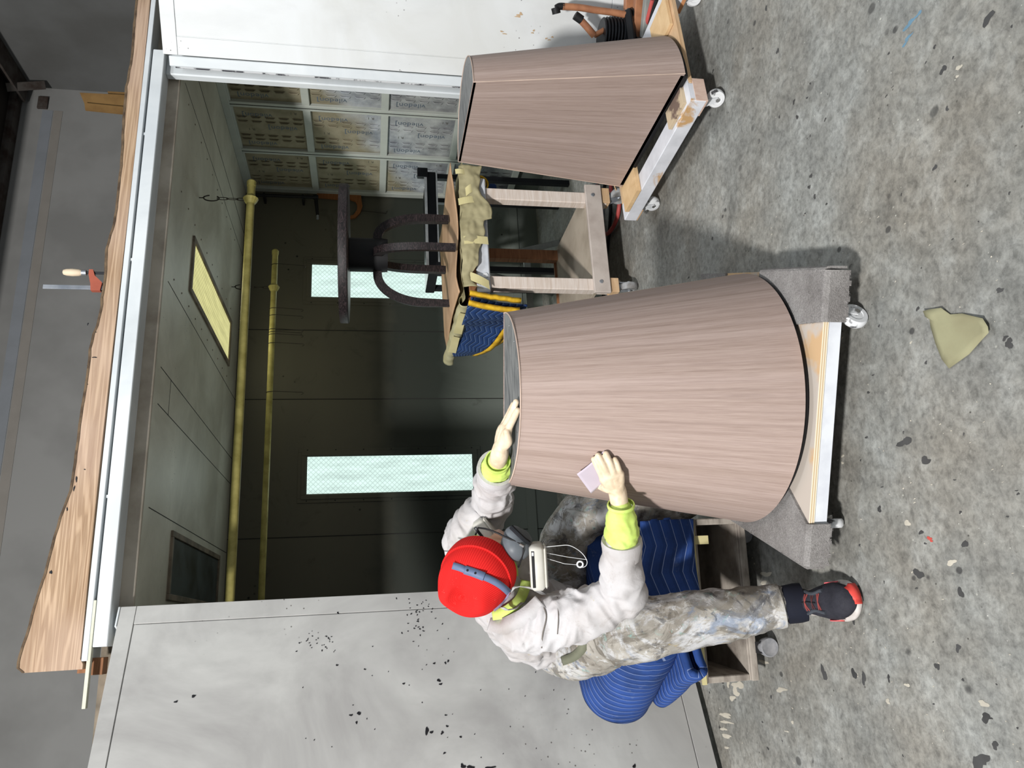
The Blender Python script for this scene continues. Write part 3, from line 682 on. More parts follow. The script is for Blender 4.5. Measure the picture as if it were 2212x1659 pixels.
# ================================================================== HANGING PIPES, CHAINS, HOOKS
def chain(P, ztop, label, nl=3):
    o = empty('hanging_chain', (P.x, P.y, ztop)); tag(o, label, 'chain', 'chains holding the wrapped pipes')
    z = ztop; build('ceiling_hook', MB().tube([(P.x, P.y, z), (P.x, P.y, z-.02), (P.x+.012, P.y, z-.03)], .003, 8), M_WIRE, o, sm=True)
    a = .085; pts = []
    for i in range(24):
        t = 2*PI*i/24; pts.append((P.x+.018*math.cos(t), P.y, z-.025-a/2+.5*a*math.sin(t)))
    build('snap_hook', MB().tube(pts[1:22], .0035, 8), M_WIRE, o, sm=True); z -= .025+a-.006
    L = (z-(P.z))/nl
    for k in range(nl):
        pts = []
        for i in range(14):
            t = 2*PI*i/14; q = .008*math.cos(t); h = (L*.62)*math.sin(t)
            pts.append((P.x+(q if k % 2 == 0 else 0), P.y+(0 if k % 2 == 0 else q), z-L*(k+.5)+h))
        build('chain_link', MB().tube(pts, .0022, 6, closed=True), M_WIRE, o, sm=True)
for (xr, xl, Y, z, rr, label, clab, cx) in ((2.293*KB, -.7, 3.708*KB, zb(2.005), .023, 'yellow tape-wrapped pipe hanging nearest the booth opening', 'steel chain and snap hook holding the front wrapped pipe', 2.205*KB),
                                        (2.419*KB, -.7, 4.726*KB, zb(2.0), .021, 'yellow tape-wrapped pipe hanging near the back wall, with wire hooks', 'steel chain and snap hook holding the rear wrapped pipe', 2.174*KB)):
    o = empty('wrapped_pipe', ((xr+xl)/2, Y, z)); tag(o, label, 'pipe', 'wrapped pipes hung from the booth ceiling')
    n = 60; pts = [(xl+(xr-xl)*i/n, Y, z) for i in range(n+1)]
    build('pipe', MB().tube(pts, [rr*(1+.03*noise.noise((i*.7, Y, 0))) for i in range(n+1)], 14), M_TAPEPIPE, o, sm=True)
    build('end_wrap', MB().tube([(xr-.01, Y, z), (xr+.02, Y, z), (xr+.03, Y, z)], [rr*1.12, rr*1.18, rr*.8], 14), M_TAPEPIPE, o, sm=True)
    build('tape_knot', MB().lathe([(rr, -.03), (rr*1.55, -.012), (rr*1.9, .006), (rr*1.3, .02), (rr, .03)], (cx, Y, z), (1, 0, 0), 12), M_TAPEPIPE, o)
    chain(Vector((cx, Y, z+rr)), ZC, clab)
hk = [(573, 660, -.01), (668, 655, .01), (683, 655, .0), (713, 655, -.008), (719, 652, .008), (724, 655, 0), (743, 657, 0), (848, 655, .0)]
hlab = ['first wire hook at the right end of the rear wrapped pipe', 'dark wire hook on the rear pipe just left of the chain', 'pale wire hook beside the dark one on the rear pipe', 'wire hook, first of the three bunched together on the rear pipe', 'wire hook, middle of the three bunched together on the rear pipe', 'wire hook, last of the three bunched together on the rear pipe', 'wire hook just left of the bunch of three on the rear pipe', 'lone wire hook farthest left on the rear wrapped pipe']
for (y, xb, dy), lb in zip(hk, hlab):
    p = py(590, y, 4.726*KB); e = py(xb, y+6, 4.726*KB); x = p.x; zt = zb(2.0); Y5 = 4.726*(KB-1)
    pts = [(x+dy, 4.745+Y5, zt+.008), (x, 4.735+Y5, zt+.021), (x, 4.715+Y5, zt+.023), (x, 4.702+Y5, zt+.005), (x+.004, 4.706+Y5, zt-.03), (x, 4.715+Y5, e.z+.05), (x, 4.72+Y5, e.z+.008), (x-.004, 4.722+Y5, e.z), (x-.012, 4.724+Y5, e.z+.004), (x-.014, 4.724+Y5, e.z+.014)]
    tag(build('wire_hook', MB().tube(pts, .0022, 6), M_WIRE, sm=True, origin=(x, 4.72+Y5, zt)), lb, 'hook', 'wire hooks on the rear pipe')
# black standpipe with valve at the end of the filter wall, wooden template hung there
o = empty('standpipe', (3.3, 5.5, 1.7)); tag(o, 'black air pipe with valve beside the end of the filter wall', 'pipe')
a = py(553, 421, 5.55); b = py(682, 426, 5.55)
build('pipe', MB().tube([a, b], .013, 10), M_BLACK, o, sm=True)
e2 = py(686, 465, 5.55)
build('elbow', MB().lathe([(.018, -.02), (.022, 0), (.018, .02)], b, (0, 0, 1), 12), M_BLACK, o, sm=True)
build('valve_arm', MB().tube([b, e2], [.016, .012], 10), M_BLACK, o, sm=True)
for zz in (a.z-.06, b.z+.1): build('wall_clip', MB().box(a.x-.02, a.x+.02, 5.54, YB+.001, zz-.008, zz+.008, .002), M_DARKM, o)
build('hose_nipple', MB().tube([e2, py(686, 473, 5.55)], .010, 8), M_GALV, o, sm=True)
o = empty('wooden_template', (3.2, 5.6, 1.35)); tag(o, 'orange-brown wooden template with a round cutout on the booth back wall', 'template')
ring = [(685, 418), (780, 424), (781, 436), (783, 448), (778, 462), (768, 472), (754, 475), (752, 470), (764, 466), (771, 456), (772, 446), (768, 437), (755, 432), (727, 432), (685, 428)]
build('board', MB().prism([py(x, y, 5.635) for x, y in ring], (0, -.018, 0)), plainwood('orange_wood', (126, 78, 42), (150, 98, 58)), o)
tag(build('hanging_wire', MB().tube([py(780, 455, 5.63), py(810, 458, 5.63), py(833, 462, 5.63), py(835, 456, 5.63)], .0025, 6), M_WIRE, sm=True, origin=(3.15, 5.62, 1.2)), 'thin bent wire hook on the booth back wall below the template', 'hook')

# ================================================================== VENEERED PEDESTAL DRUMS ON DOLLIES
def drum(name, c, nang, rb, rt, z0, z1, label, seam_at=None):
    """D-shaped tapered pedestal: half-round side, upright flat back; nang = direction the round side faces"""
    o = empty(name, (c[0], c[1], z0)); tag(o, label, 'pedestal', 'veneered table pedestals')
    N = 56; nv = 6
    def pt(a, r, z): b = R(nang)+a; return Vector((c[0]+r*math.cos(b), c[1]+r*math.sin(b), z))
    rad = lambda v: rb+(rt-rb)*v
    th = .012
    def curved(u, v): return pt(-PI/2+PI*u, rad(v), z0+(z1-z0)*v)
    uvmesh('round_veneer', N, nv, curved, M_VEN, o, 0, True, us=1.3, vs_=.8)
    def flat(u, v):
        a = pt(PI/2, rad(v), z0+(z1-z0)*v); b = pt(-PI/2, rad(v), z0+(z1-z0)*v); p = a+(b-a)*u; return p
    uvmesh('flat_veneer', 12, nv, flat, M_VEN, o, 0, True, us=.82, vs_=.8)
    mb = MB(); ring = [pt(-PI/2+PI*k/N, rt-.002, z1-.012) for k in range(N+1)]
    mb.prism(ring, (0, 0, .0095)); build('top_board', mb, M_DARKTOP, o)
    mb = MB(); ring = [pt(-PI/2+PI*k/N, rt+.001, z1-.006) for k in range(N+1)]
    build('rim_edge', MB().tube([p+Vector((0, 0, .004)) for p in ring], .0022, 6), mat('raw_veneer_edge', (196, 174, 160), .7), o, sm=True)
    mb = MB(); ring = [pt(-PI/2+PI*k/N, rb-.014, z0-.017) for k in range(N+1)]
    mb.prism(ring, (0, 0, .03)); build('black_plinth', mb, M_BLACK, o)
    # screw heads on the top board
    mb = MB()
    for k in range(7): p = pt(-1.2+.4*k, rt-.03, z1-.002); mb.lathe([(.003, 0), (.002, .0008)], p, seg=6)
    tag(build('nail_heads', mb, M_CHROME, o), kind='stuff')
    for sg in (-1, 1):
        build('edge_strip', MB().tube([pt(sg*PI/2, rad(0), z0), pt(sg*PI/2, rad(1), z1)], .0022, 6), mat('raw_veneer_edge', (196, 174, 160), .7), o, sm=True)
    return o
D1 = Vector((.69, 2.29)); 
drum('pedestal_drum', (.69, 2.29), -108.1, .41, .268, .190, .982, 'veneered half-round pedestal the person is sanding, on the carpeted dolly')
drum('pedestal_drum', (2.012, 2.715), 0, .402, .266, .190, 1.004, 'veneered half-round pedestal with its flat side turned to the camera, on the white dolly')

def caster(parent, p, ang, wr, ww, zt, wm, fm, brake=False):
    """swivel caster: plate, fork, wheel, axle bolt"""
    x, y = p; d = Vector((math.cos(ang), math.sin(ang), 0)); s_ = Vector((-d.y, d.x, 0)); tr = d*wr*.45
    c = Vector((x, y, wr))+tr
    k = build('caster', MB().lathe([(wr*.32, zt-.016), (wr*.5, zt-.014), (wr*.5, zt-.004), (wr*.75, zt-.003), (wr*.75, zt)], (x, y, 0), seg=16), fm, parent, sm=True)
    mb = MB()
    for sg in (-1, 1):
        b = Vector((x, y, 0))+s_*sg*(ww/2+.004)
        poly = [b-d*wr*.42+Vector((0, 0, zt-.012)), b+d*wr*.45+Vector((0, 0, zt-.012)), b+tr+d*wr*.28+Vector((0, 0, wr*1.0)), b+tr+Vector((0, 0, wr*.72)), b+tr-d*wr*.26+Vector((0, 0, wr*1.0))]
        mb.prism(poly, s_*sg*.003)
    build('fork', mb, fm, k)
    w = build('wheel', MB().lathe([(wr*.55, -ww/2+.002), (wr*.6, -ww/2), (wr*.9, -ww/2), (wr, -ww/4), (wr, ww/4), (wr*.9, ww/2), (wr*.6, ww/2), (wr*.55, ww/2-.002)], c, s_, 28, caps=True), wm, k, sm=True)
    build('axle_bolt', MB().lathe([(wr*.22, -ww/2-.011), (wr*.22, ww/2+.011)], c, s_, 6), M_CHROME, k)
    if brake:
        build('brake_lever', MB().box(-.012, .012, -.006, .03, 0, .006, .002, Matrix.Translation(c+d*wr*.9+Vector((0, 0, wr*.5))) @ Matrix.Rotation(ang, 4, 'Z') @ Matrix.Rotation(-.6, 4, 'Y')), M_PINE, k)
    return k
# --- dolly 1: plywood deck on painted battens, carpet wrapped corners
o = empty('furniture_dolly', (.6, 2.2, 0)); tag(o, 'low plywood dolly with carpeted corners carrying the pedestal in front', 'dolly', 'furniture dollies')
FR = Vector((.887, 1.731, 0)); e = Vector((-.9065, .4222, 0)); g = Vector((.4222, .9065, 0)); LW, DP = .843, .80
MD = Matrix(((e.x, g.x, 0, FR.x), (e.y, g.y, 0, FR.y), (0, 0, 1, 0), (0, 0, 0, 1)))
build('deck', MB().box(0, LW, 0, DP, .146, .163, .001, MD), mat('deck_ply', (186, 176, 166), .7, col2=(196, 164, 126), scale=3.4, lo=.55, hi=.6), o)
build('deck_edge', MB().box(.005, LW-.005, -.0012, .004, .1465, .1625, 0, MD), M_PLYE, o)
for (a, b, c_, d_) in ((0, LW, .002, .05), (0, LW, DP-.05, DP), (0, .045, .05, DP-.05), (LW-.045, LW, .05, DP-.05), (LW/2-.02, LW/2+.02, .05, DP-.05)):
    build('batten', MB().box(a, b, c_, d_, .104, .146, .002, MD), mat('white_batten', (222, 226, 232), .5, col2=(206, 210, 218), scale=12), o)
def wpt(x, y, z): return MD @ Vector((x, y, z))
def carpet(poly, drop_edges, name):
    """carpet patch lying on the deck with flaps over named edges"""
    mb = MB(); mb.prism([wpt(x, y, .1635) for x, y in poly], (0, 0, .008))
    for (i, j) in drop_edges:
        (x0, y0), (x1, y1) = poly[i], poly[j]
        n = 10
        for k in range(n):
            f0, f1 = k/n, (k+1)/n
            A = wpt(x0+(x1-x0)*f0, y0+(y1-y0)*f0, 0); B = wpt(x0+(x1-x0)*f1, y0+(y1-y0)*f1, 0)
            zl = .098+.004*math.sin(k*2.3)
            mid = wpt(.42, .42, 0); out = ((A+B)/2-mid); 
            dn = (B-A).normalized(); nn = Vector((dn.y, -dn.x, 0)); nn = nn if nn.dot(out) > 0 else -nn
            pr = [(0, .1715), (.006, .168), (.011, .158), (.012, zl), (.003, zl), (.003, .163)]
            vs = [A+nn*q+Vector((0, 0, z)) for q, z in pr]+[B+nn*q+Vector((0, 0, z)) for q, z in pr]
            mb.add(vs, [(m, (m+1) % 6, 6+(m+1) % 6, 6+m) for m in range(6)]+[tuple(range(6)), tuple(range(11, 5, -1))])
    p = build(name, mb, M_CARPET, o, sm=False)
    # ragged pile along the cut edges
    fz = MB(); q = random.Random(int(poly[0][0]*100)+3)
    for (x0, y0), (x1, y1) in zip(poly, poly[1:]+poly[:1]):
        L = math.hypot(x1-x0, y1-y0)
        for k in range(int(L*420)):
            f = q.random(); b = wpt(x0+(x1-x0)*f, y0+(y1-y0)*f, .166+q.uniform(0, .006)); t_ = b+Vector((q.uniform(-.006, .006), q.uniform(-.006, .006), q.uniform(-.004, .007)))
            fz.add([b, b+Vector((.0012, .0008, 0)), t_], [(0, 1, 2)])
    for k in range(160):
        f = q.random(); i, j = drop_edges[0]; (x0, y0), (x1, y1) = poly[i], poly[j]
        b = wpt(x0+(x1-x0)*f, y0+(y1-y0)*f, .101)+Vector((-.004, -.009, 0)); t_ = b+Vector((q.uniform(-.004, .004), q.uniform(-.006, .003), q.uniform(-.008, .002)))
        fz.add([b, b+Vector((.0014, 0, .0004)), t_], [(0, 1, 2)])
    tag(build('carpet_fringe', fz, M_CARPET, p, fixn=False), kind='stuff')
carpet([(0, 0), (.143, 0), (.16, .16), (.15, .36), (0, .36)], [(0, 1), (4, 0)], 'carpet_patch')
carpet([(LW, 0), (LW-.125, 0), (LW-.24, .17), (LW-.30, .34), (LW-.15, .46), (LW, .46)], [(0, 1), (5, 0)], 'carpet_patch')
carpet([(0, DP), (.2, DP), (.2, DP-.2), (0, DP-.2)], [(0, 1)], 'carpet_patch')
for (x, y, ang) in ((.115, .06, R(200)), (LW-.10, .07, R(80)), (.1, DP-.08, R(60)), (LW-.1, DP-.08, R(120))):
    p = wpt(x, y, 0); caster(o, (p.x, p.y), ang, .039, .026, .104, M_WHEELW, M_WHITEP if x < .4 else M_CHROME)
# --- dolly 2: open frame of worn painted boards
o = empty('furniture_dolly', (2.25, 2.75, 0)); tag(o, 'open-frame dolly of worn white boards carrying the pedestal on the right', 'dolly', 'furniture dollies')
A2 = R(5.0); ux = Vector((math.cos(A2), math.sin(A2), 0)); uy = Vector((-ux.y*.5, 1, 0)).normalized(); K = Vector((1.915, 2.345, 0))
M2 = Matrix(((ux.x, uy.x, 0, K.x), (ux.y, uy.y, 0, K.y), (0, 0, 1, 0), (0, 0, 0, 1)))
for (a, b, c_, d_, z0, z1, nm, mm) in ((0, .09, 0, .86, .10, .163, 'side_board', M_PWOOD), (.56, .65, 0, .86, .10, .163, 'side_board', M_PWOOD), (.09, .56, 0, .09, .145, .163, 'end_board', M_PINE), (.09, .56, .77, .86, .145, .163, 'end_board', M_PINE),
                              (0, .12, 0, .1, .163, .1645, 'paint_patch', M_PWOOD)):
    build(nm, MB().box(a, b, c_, d_, z0, z1, .003, M2), mm, o)
build('corner_block', MB().box(.002, .115, -.001, .09, .093, .146, .002, M2), plainwood('pinkish_end_grain', (196, 166, 150), (214, 190, 176), (8, 8, 2), 12), o)
build('corner_block', MB().box(.56, .655, -.001, .09, .085, .146, .002, M2), plainwood('orange_block', (190, 128, 86), (214, 158, 112)), o)
build('corner_block', MB().box(.002, .11, .77, .86, .093, .10, .002, M2), M_PINE, o)
build('corner_block', MB().box(.56, .655, .77, .86, .093, .10, .002, M2), M_PINE, o)
build('end_edge', MB().box(.1, .56, -.0015, .003, .1455, .1625, 0, M2), M_PINE, o)
build('plywood_pad', MB().box(-.004, .2, .60, .78, .1645, .186, .001, M2), M_PLY, o)
build('plywood_pad', MB().box(.02, .18, .04, .20, .1645, .180, .001, M2), mat('stained_ply', (196, 178, 150), .7, col2=(116, 98, 88), scale=7, lo=.55, hi=.6), o)
build('plywood_pad', MB().box(.42, .58, .02, .20, .1645, .180, .001, M2), M_PLY, o)
build('plywood_pad', MB().box(.42, .58, .62, .78, .1645, .180, .001, M2), M_PLY, o)
for (x, y, ang) in ((.05, .055, R(-60)), (.60, .055, R(-40)), (.05, .80, R(-70)), (.60, .8, R(30))):
    p = M2 @ Vector((x, y, 0)); caster(o, (p.x, p.y), ang, .036, .03, .094, M_WHEELW, M_WHITEP)

# ================================================================== MASKED CART AND WHAT STANDS ON IT
o = empty('rolling_cart', (1.95, 3.85, 0)); tag(o, 'wooden frame cart with white-worn posts, lower shelf and casters', 'cart')
X0, X1, Y0, Y1 = 1.655, 2.265, 3.535, 4.30
for (x, y, mm) in ((X0+.035, Y0+.035, M_CRATE), (X1-.06, Y0+.035, M_CRATE), (X0+.12, Y1-.04, M_BROWNW), (X1-.05, Y1-.04, M_BROWNW)):
    build('post', MB().box(x-.033, x+.033, y-.03, y+.03, .12, .79, .004), plainwood('post_wood_%d' % int(x*100), (196, 180, 166), (222, 212, 204)) if mm == M_CRATE else M_BROWNW, o)
build('front_rail', MB().box(X0-.02, X1+.01, Y0-.018, Y0+.004, .155, .245, .003), mat('rail_wood', (190, 180, 172), .7, col2=(170, 158, 150), scale=8), o)
build('back_rail', MB().box(X0, X1, Y1-.02, Y1, .155, .245, .003), M_BROWNW, o)
for x in (X0+.035, X1-.06): build('bolt_head', MB().lathe([(.011, 0), (.009, .004)], (x+.005, Y0-.018, .205), (0, -1, 0), 12), M_GALV, o)
build('shelf', MB().box(X0, X1, Y0+.004, Y1-.02, .215, .232, .001), mat('shelf_board', (178, 166, 150), .7, col2=(158, 146, 130)), o)
for y in (Y0+.03, Y1-.03): build('foot_block', MB().box(X0-.01, X0+.07, y-.035, y+.03, .105, .155, .002), M_PINE, o)
for y in (Y0+.03, Y1-.03): build('foot_block', MB().box(X1-.09, X1, y-.035, y+.03, .105, .155, .002), M_PINE, o)
tr = build('top_rail', MB().box(X0-.03, X1+.02, Y0-.012, Y0+.03, .79, .86, .006), mat('bluish_white_rail', (206, 210, 216), .4, .0, col2=(150, 158, 172), scale=5), o)
build('rail_bolt', MB().lathe([(.016, 0), (.013, .005)], (X0+.06, Y0-.012, .815), (0, -1, 0), 12), M_WHITEP, tr)
build('table_top', MB().box(X0-.03, X1+.06, Y0-.005, Y1+.1, .86, .90, .004), M_BROWNW, o)
caster(o, (X1-.045, Y0+.03), R(-70), .048, .034, .107, M_WHEELG, M_GALV, True)
caster(o, (X0+.03, Y0+.03), R(-100), .045, .034, .107, M_WHEELG, M_GALV)
caster(o, (X0+.05, Y1-.05), R(80), .045, .034, .107, M_WHEELG, M_GALV); caster(o, (X1-.05, Y1-.05), R(70), .045, .034, .107, M_WHEELG, M_GALV)
# kraft paper masking over the top: crumpled front apron
def crump(p, amp, sc): return Vector((noise.noise(Vector(p)*sc), noise.noise(Vector(p)*sc+Vector((9, 0, 0))), noise.noise(Vector(p)*sc+Vector((0, 9, 0)))))*amp
kp = empty('kraft_masking_paper', (1.95, 3.6, .9)); tag(kp, 'crumpled kraft masking paper draped over the top and front of the cart', 'paper')
def apron(u, v):
    x = 1.64+.70*u; low = .795+.028*math.sin(u*9)+.03*noise.noise((u*7, 0, 3))+.045*max(0, 1-abs(u-.05)*8)
    if u < .55: low += .035
    z = .935+(low-.935)*v
    y = Y0-.022-.014*math.sin(v*2.6)-.006
    p = Vector((x, y, z)); q = crump(p, .010, 16)+crump(p, .006, 40); return p+Vector((q.x*.3, q.y*1.0, q.z*.5))
uvmesh('front_apron', 70, 24, apron, M_KRAFT, kp, .0012)
def topsheet(u, v):
    x = 1.585+.80*u; y = Y0-.03+.95*v
    p = Vector((x, y, .918+.012*math.sin(u*5+v*3))); q = crump(p, .012, 11); return p+Vector((0, 0, q.z+.008))
uvmesh('top_sheet', 50, 50, topsheet, M_KRAFT, kp, .0012)
def sideroll(u, v):
    y = Y0+.02+.9*v; a = -1.2+3.6*u; r = .035+.008*noise.noise((v*6, u*2, 1))
    p = Vector((1.585-r*math.sin(a)*.9, y, .915+r*math.cos(a))); return p+crump(p, .008, 14)
uvmesh('side_fold', 16, 50, sideroll, mat('pale_kraft', (176, 170, 136), .75, col2=(156, 150, 114), scale=8, bump=.4, bscale=22), kp, .0012)
for (u0, w, z0, z1, tilt) in ((2.12, .04, .94, .85, .02), (1.90, .045, .92, .795, 0), (1.70, .05, .90, .80, -.05), (2.30, .03, .95, .90, .0), (2.18, .05, .90, .86, .03)):
    mb = MB(); n = 8; vs = []
    for k in range(n+1):
        f = k/n; z = z0+(z1-z0)*f; y = Y0-.036-.008*math.sin(f*3); xx = u0+tilt*f
        vs += [(xx-w/2, y, z), (xx+w/2, y+.001, z+.003)]
    mb.add(vs, [(2*k, 2*k+1, 2*k+3, 2*k+2) for k in range(n)]); build('tape_strip', mb, M_TAPE, kp)
for (y0_, y1_) in ((3.62, 3.9), (3.95, 4.2)):
    mb = MB(); mb.add([(1.548, y0_, .945), (1.548, y1_, .945), (1.540, y1_, .90), (1.540, y0_, .905)], [(0, 1, 2, 3)]); build('tape_strip', mb, M_TAPE, kp)
# warped cardboard sheet
cb = empty('cardboard_sheet', (1.95, 3.75, .95)); tag(cb, 'warped cardboard sheet under the dark round table', 'cardboard')
def cbf(u, v):
    x = 1.60+.74*u+.05*v; y = 3.475+.95*v+.05*math.sin(u*3)
    z = .957+.012*math.sin(u*7+1)*(1-v)+.02*math.cos(v*3.0+u)*v-.018*(1 if u < .0 else 0)-.03*max(0, .12-u)*3+.03*max(0, u-.85)*2
    return (x, y, z)
uvmesh('sheet', 40, 30, cbf, M_CARDB, cb, .005)
mb = MB()
for k in range(90):
    u0 = k/90; p = Vector(cbf(u0, 0)); q = Vector(cbf((k+.5)/90, 0)); mb.add([p+Vector((0, -.0012, -.0022)), q+Vector((0, -.0012, -.0022)), (p+q)/2+Vector((0, -.0012, .0022))], [(0, 1, 2)])
tag(build('corrugated_edge', mb, mat('corrugation_dark', (90, 70, 52), .9), cb, fixn=False), kind='stuff')
# dark round pedestal table standing on it
t = empty('round_pedestal_table', (1.945, 3.786, .965)); tag(t, 'dark wenge round table with four arched legs on the masked cart', 'table')
cx, cy = 1.945, 3.786; zt = 1.502
build('table_top', MB().lathe([(.362, 0), (.367, .005), (.367, .042), (.363, .047)], (cx, cy, zt), seg=72), M_WENGE, t, sm=True)
build('column', MB().lathe([(.088, 1.30), (.09, 1.33), (.09, 1.50)], (cx, cy, 0), seg=32), M_BLACK, t, sm=True)
feet = [pz(983, 535, .968), pz(968, 475, .968), pz(970, 655, .968), pz(962, 583, .968)]
for fp in feet:
    d = Vector((fp.x-cx, fp.y-cy, 0)); L = d.length; d.normalize(); s_ = Vector((-d.y, d.x, 0)); w, th = .038, .046
    prof = [(.03, 1.362), (.09, 1.362), (.15, 1.35)]; n = 12; inner = []; outer = []
    rr = max(.06, L-.10)
    for k in range(n+1):
        a = (PI/2)*k/n; outer.append((L+.02-(rr+.02)*(1-math.sin(a)) if False else (L-rr)+(rr+.022)*math.sin(a), 1.376-.27*(1-math.cos(a))))
    for k in range(n+1):
        a = (PI/2)*k/n; inner.append(((L-rr)+(rr-.022)*math.sin(a), 1.330-.235*(1-math.cos(a))))
    o_ = [(.05, 1.376)]+outer+[(L+.020, .966)]; i_ = [(.05, 1.33)]+inner+[(L-.018, .966)]
    vs = []; F = []
    for (a, z), (b, z2) in zip(o_, i_):
        P = Vector((cx, cy, 0))
        vs += [P+d*a+s_*w/2+Vector((0, 0, z)), P+d*a-s_*w/2+Vector((0, 0, z)), P+d*b-s_*w/2+Vector((0, 0, z2)), P+d*b+s_*w/2+Vector((0, 0, z2))]
    m = len(o_)
    for k in range(m-1):
        for q in range(4): F.append((k*4+q, k*4+(q+1) % 4, (k+1)*4+(q+1) % 4, (k+1)*4+q))
    F += [(0, 1, 2, 3), (4*m-1, 4*m-2, 4*m-3, 4*m-4)]
    mb = MB(); mb.add(vs, F); build('leg', mb, M_WENGE, t, sm=True, ang=30)
# quilted blanket with yellow binding hanging off the cart's left end
q_ = empty('moving_blanket', (1.56, 3.9, .7)); tag(q_, 'blue zigzag-quilted blanket with yellow binding hanging off the cart', 'blanket')
BT = [(985, 645), (980, 680), (975, 720), (975, 762)]; BBt = [(1098, 655), (1095, 680), (1062, 730), (1008, 790)]
def blk(u, v):
    y = 3.50+.78*u; z = .915-(.235+.04*math.sin(u*3+.5)-.10*u)*v
    x = 1.545-.018*math.sin(u*8+v*2)-.02*v+.03*u
    return Vector((x, y, z))
uvmesh('quilted_cloth', 60, 24, blk, M_NAVYQ, q_, .014, us=1, vs_=1)
def band(name, path, w, dirv):
    vs = []; F = []; dv = Vector(dirv)
    for k, p in enumerate(path):
        p = Vector(p)+crump(p, .004, 40); vs += [p, p+dv*w]
    mb = MB(); mb.add(vs, [(2*k, 2*k+1, 2*k+3, 2*k+2) for k in range(len(path)-1)])
    b = build(name, mb, M_YELB, q_, sm=True, fixn=False); m = b.modifiers.new('s', 'SOLIDIFY'); m.thickness = .018; m.offset = 0; return b
band('yellow_binding', [blk(u/20, 1)+Vector((-.002, 0, 0)) for u in range(21)], .03, (0, 0, -1))
band('yellow_binding', [blk(0, u/12)+Vector((-.004, -.005, 0)) for u in range(13)], .028, (.2, -.9, 0))
band('yellow_binding', [blk(u/20, 1.12)+Vector((.035, 0, -.035)) for u in range(3, 21)], .028, (0, 0, -1))
band('yellow_binding', [blk(0, u/12)+Vector((.05, -.012, -.01)) for u in range(13)], .024, (.2, -.9, 0))
def blk2(u, v): return blk(u, v*1.12)+Vector((.04, .01, -.02))
uvmesh('under_layer', 40, 16, blk2, M_NAVYQ, q_, .01)
# second rolled blanket end at the cart's right
q_ = empty('rolled_blanket', (2.36, 3.75, .8)); tag(q_, 'rolled blue blanket with yellow edge at the right end of the cart', 'blanket')
c = Vector((2.335, 3.66, .80)); pts = []
for k in range(46):
    a = k*.42; r = .012+.0016*k*.62; pts.append(c+Vector((r*math.cos(a), 0, r*math.sin(a))))
mb = MB(); vs = []
for p in pts: vs += [p, p+Vector((0, .016, 0))]
mb.add(vs, [(2*k, 2*k+1, 2*k+3, 2*k+2) for k in range(len(pts)-1)]); b = build('yellow_edge', mb, M_YELB, q_, sm=True, fixn=False); b.modifiers.new('s', 'SOLIDIFY').thickness = .009
build('blanket_roll', MB().tube([c+Vector((0, .012, 0)), c+Vector((0, .3, 0)), c+Vector((0, .6, 0))], [.052, .056, .05], 20), M_NAVYQ, q_, sm=True)
build('hanging_tail', MB().box(2.32, 2.36, 3.68, 4.2, .70, .78, .01), M_NAVYQ, q_)

# ================================================================== CLUTTER IN THE BOOTH
o = empty('steel_rack', (2.9, 4.75, 0)); tag(o, 'dark steel rack with white edges standing behind the masked cart', 'rack')
a = py(914, 396, 4.75); b = py(914, 606, 4.75)
build('top_shelf', MB().box(b.x, a.x, 4.6, 4.95, a.z-.075, a.z-.012, .004), M_DARKM, o)
build('white_edge', MB().box(b.x-.005, a.x+.005, 4.592, 4.6, a.z-.014, a.z+.004, .001), M_WHITEP, o)
build('white_edge', MB().box(b.x-.005, a.x+.005, 4.592, 4.6, a.z-.085, a.z-.075, .001), M_WHITEP, o)
for x in (b.x+.03, a.x-.03):
    for y in (4.62, 4.93): build('leg', MB().box(x-.018, x+.018, y-.018, y+.018, 0, a.z-.075, .002), M_DARKM, o)
build('end_clip', MB().box(b.x-.03, b.x+.06, 4.585, 4.62, a.z-.13, a.z-.06, .003), M_DARKM, o)
build('end_clip', MB().box(a.x-.05, a.x+.02, 4.585, 4.62, a.z-.02, a.z+.05, .003), M_DARKM, o)
o = empty('trestle', (2.4, 5.1, 0)); tag(o, 'grey trestle frame standing behind the cart', 'trestle')
gm = mat('mottled_grey_wood', (150, 152, 148), .7, col2=(126, 128, 124), scale=7)  # mottled grey shared by the trestle and a floor board
p1 = py(1085, 440, 5.1); p2 = py(1180, 470, 5.1)
for (p, q) in (((2.55, 5.1, .78), (2.72, 5.0, 0)), ((2.55, 5.1, .78), (2.45, 5.3, 0)), ((2.05, 5.1, .78), (1.95, 5.0, 0)), ((2.05, 5.1, .78), (2.12, 5.3, 0))):
    build('leg', MB().beam(p, q, .05, .04), gm, o)
build('cross_beam', MB().beam((1.98, 5.1, .80), (2.85, 5.1, .80), .05, .09), gm, o)
build('stretcher', MB().beam((2.67, 5.03, .25), (2.0, 5.03, .25), .03, .05), gm, o)
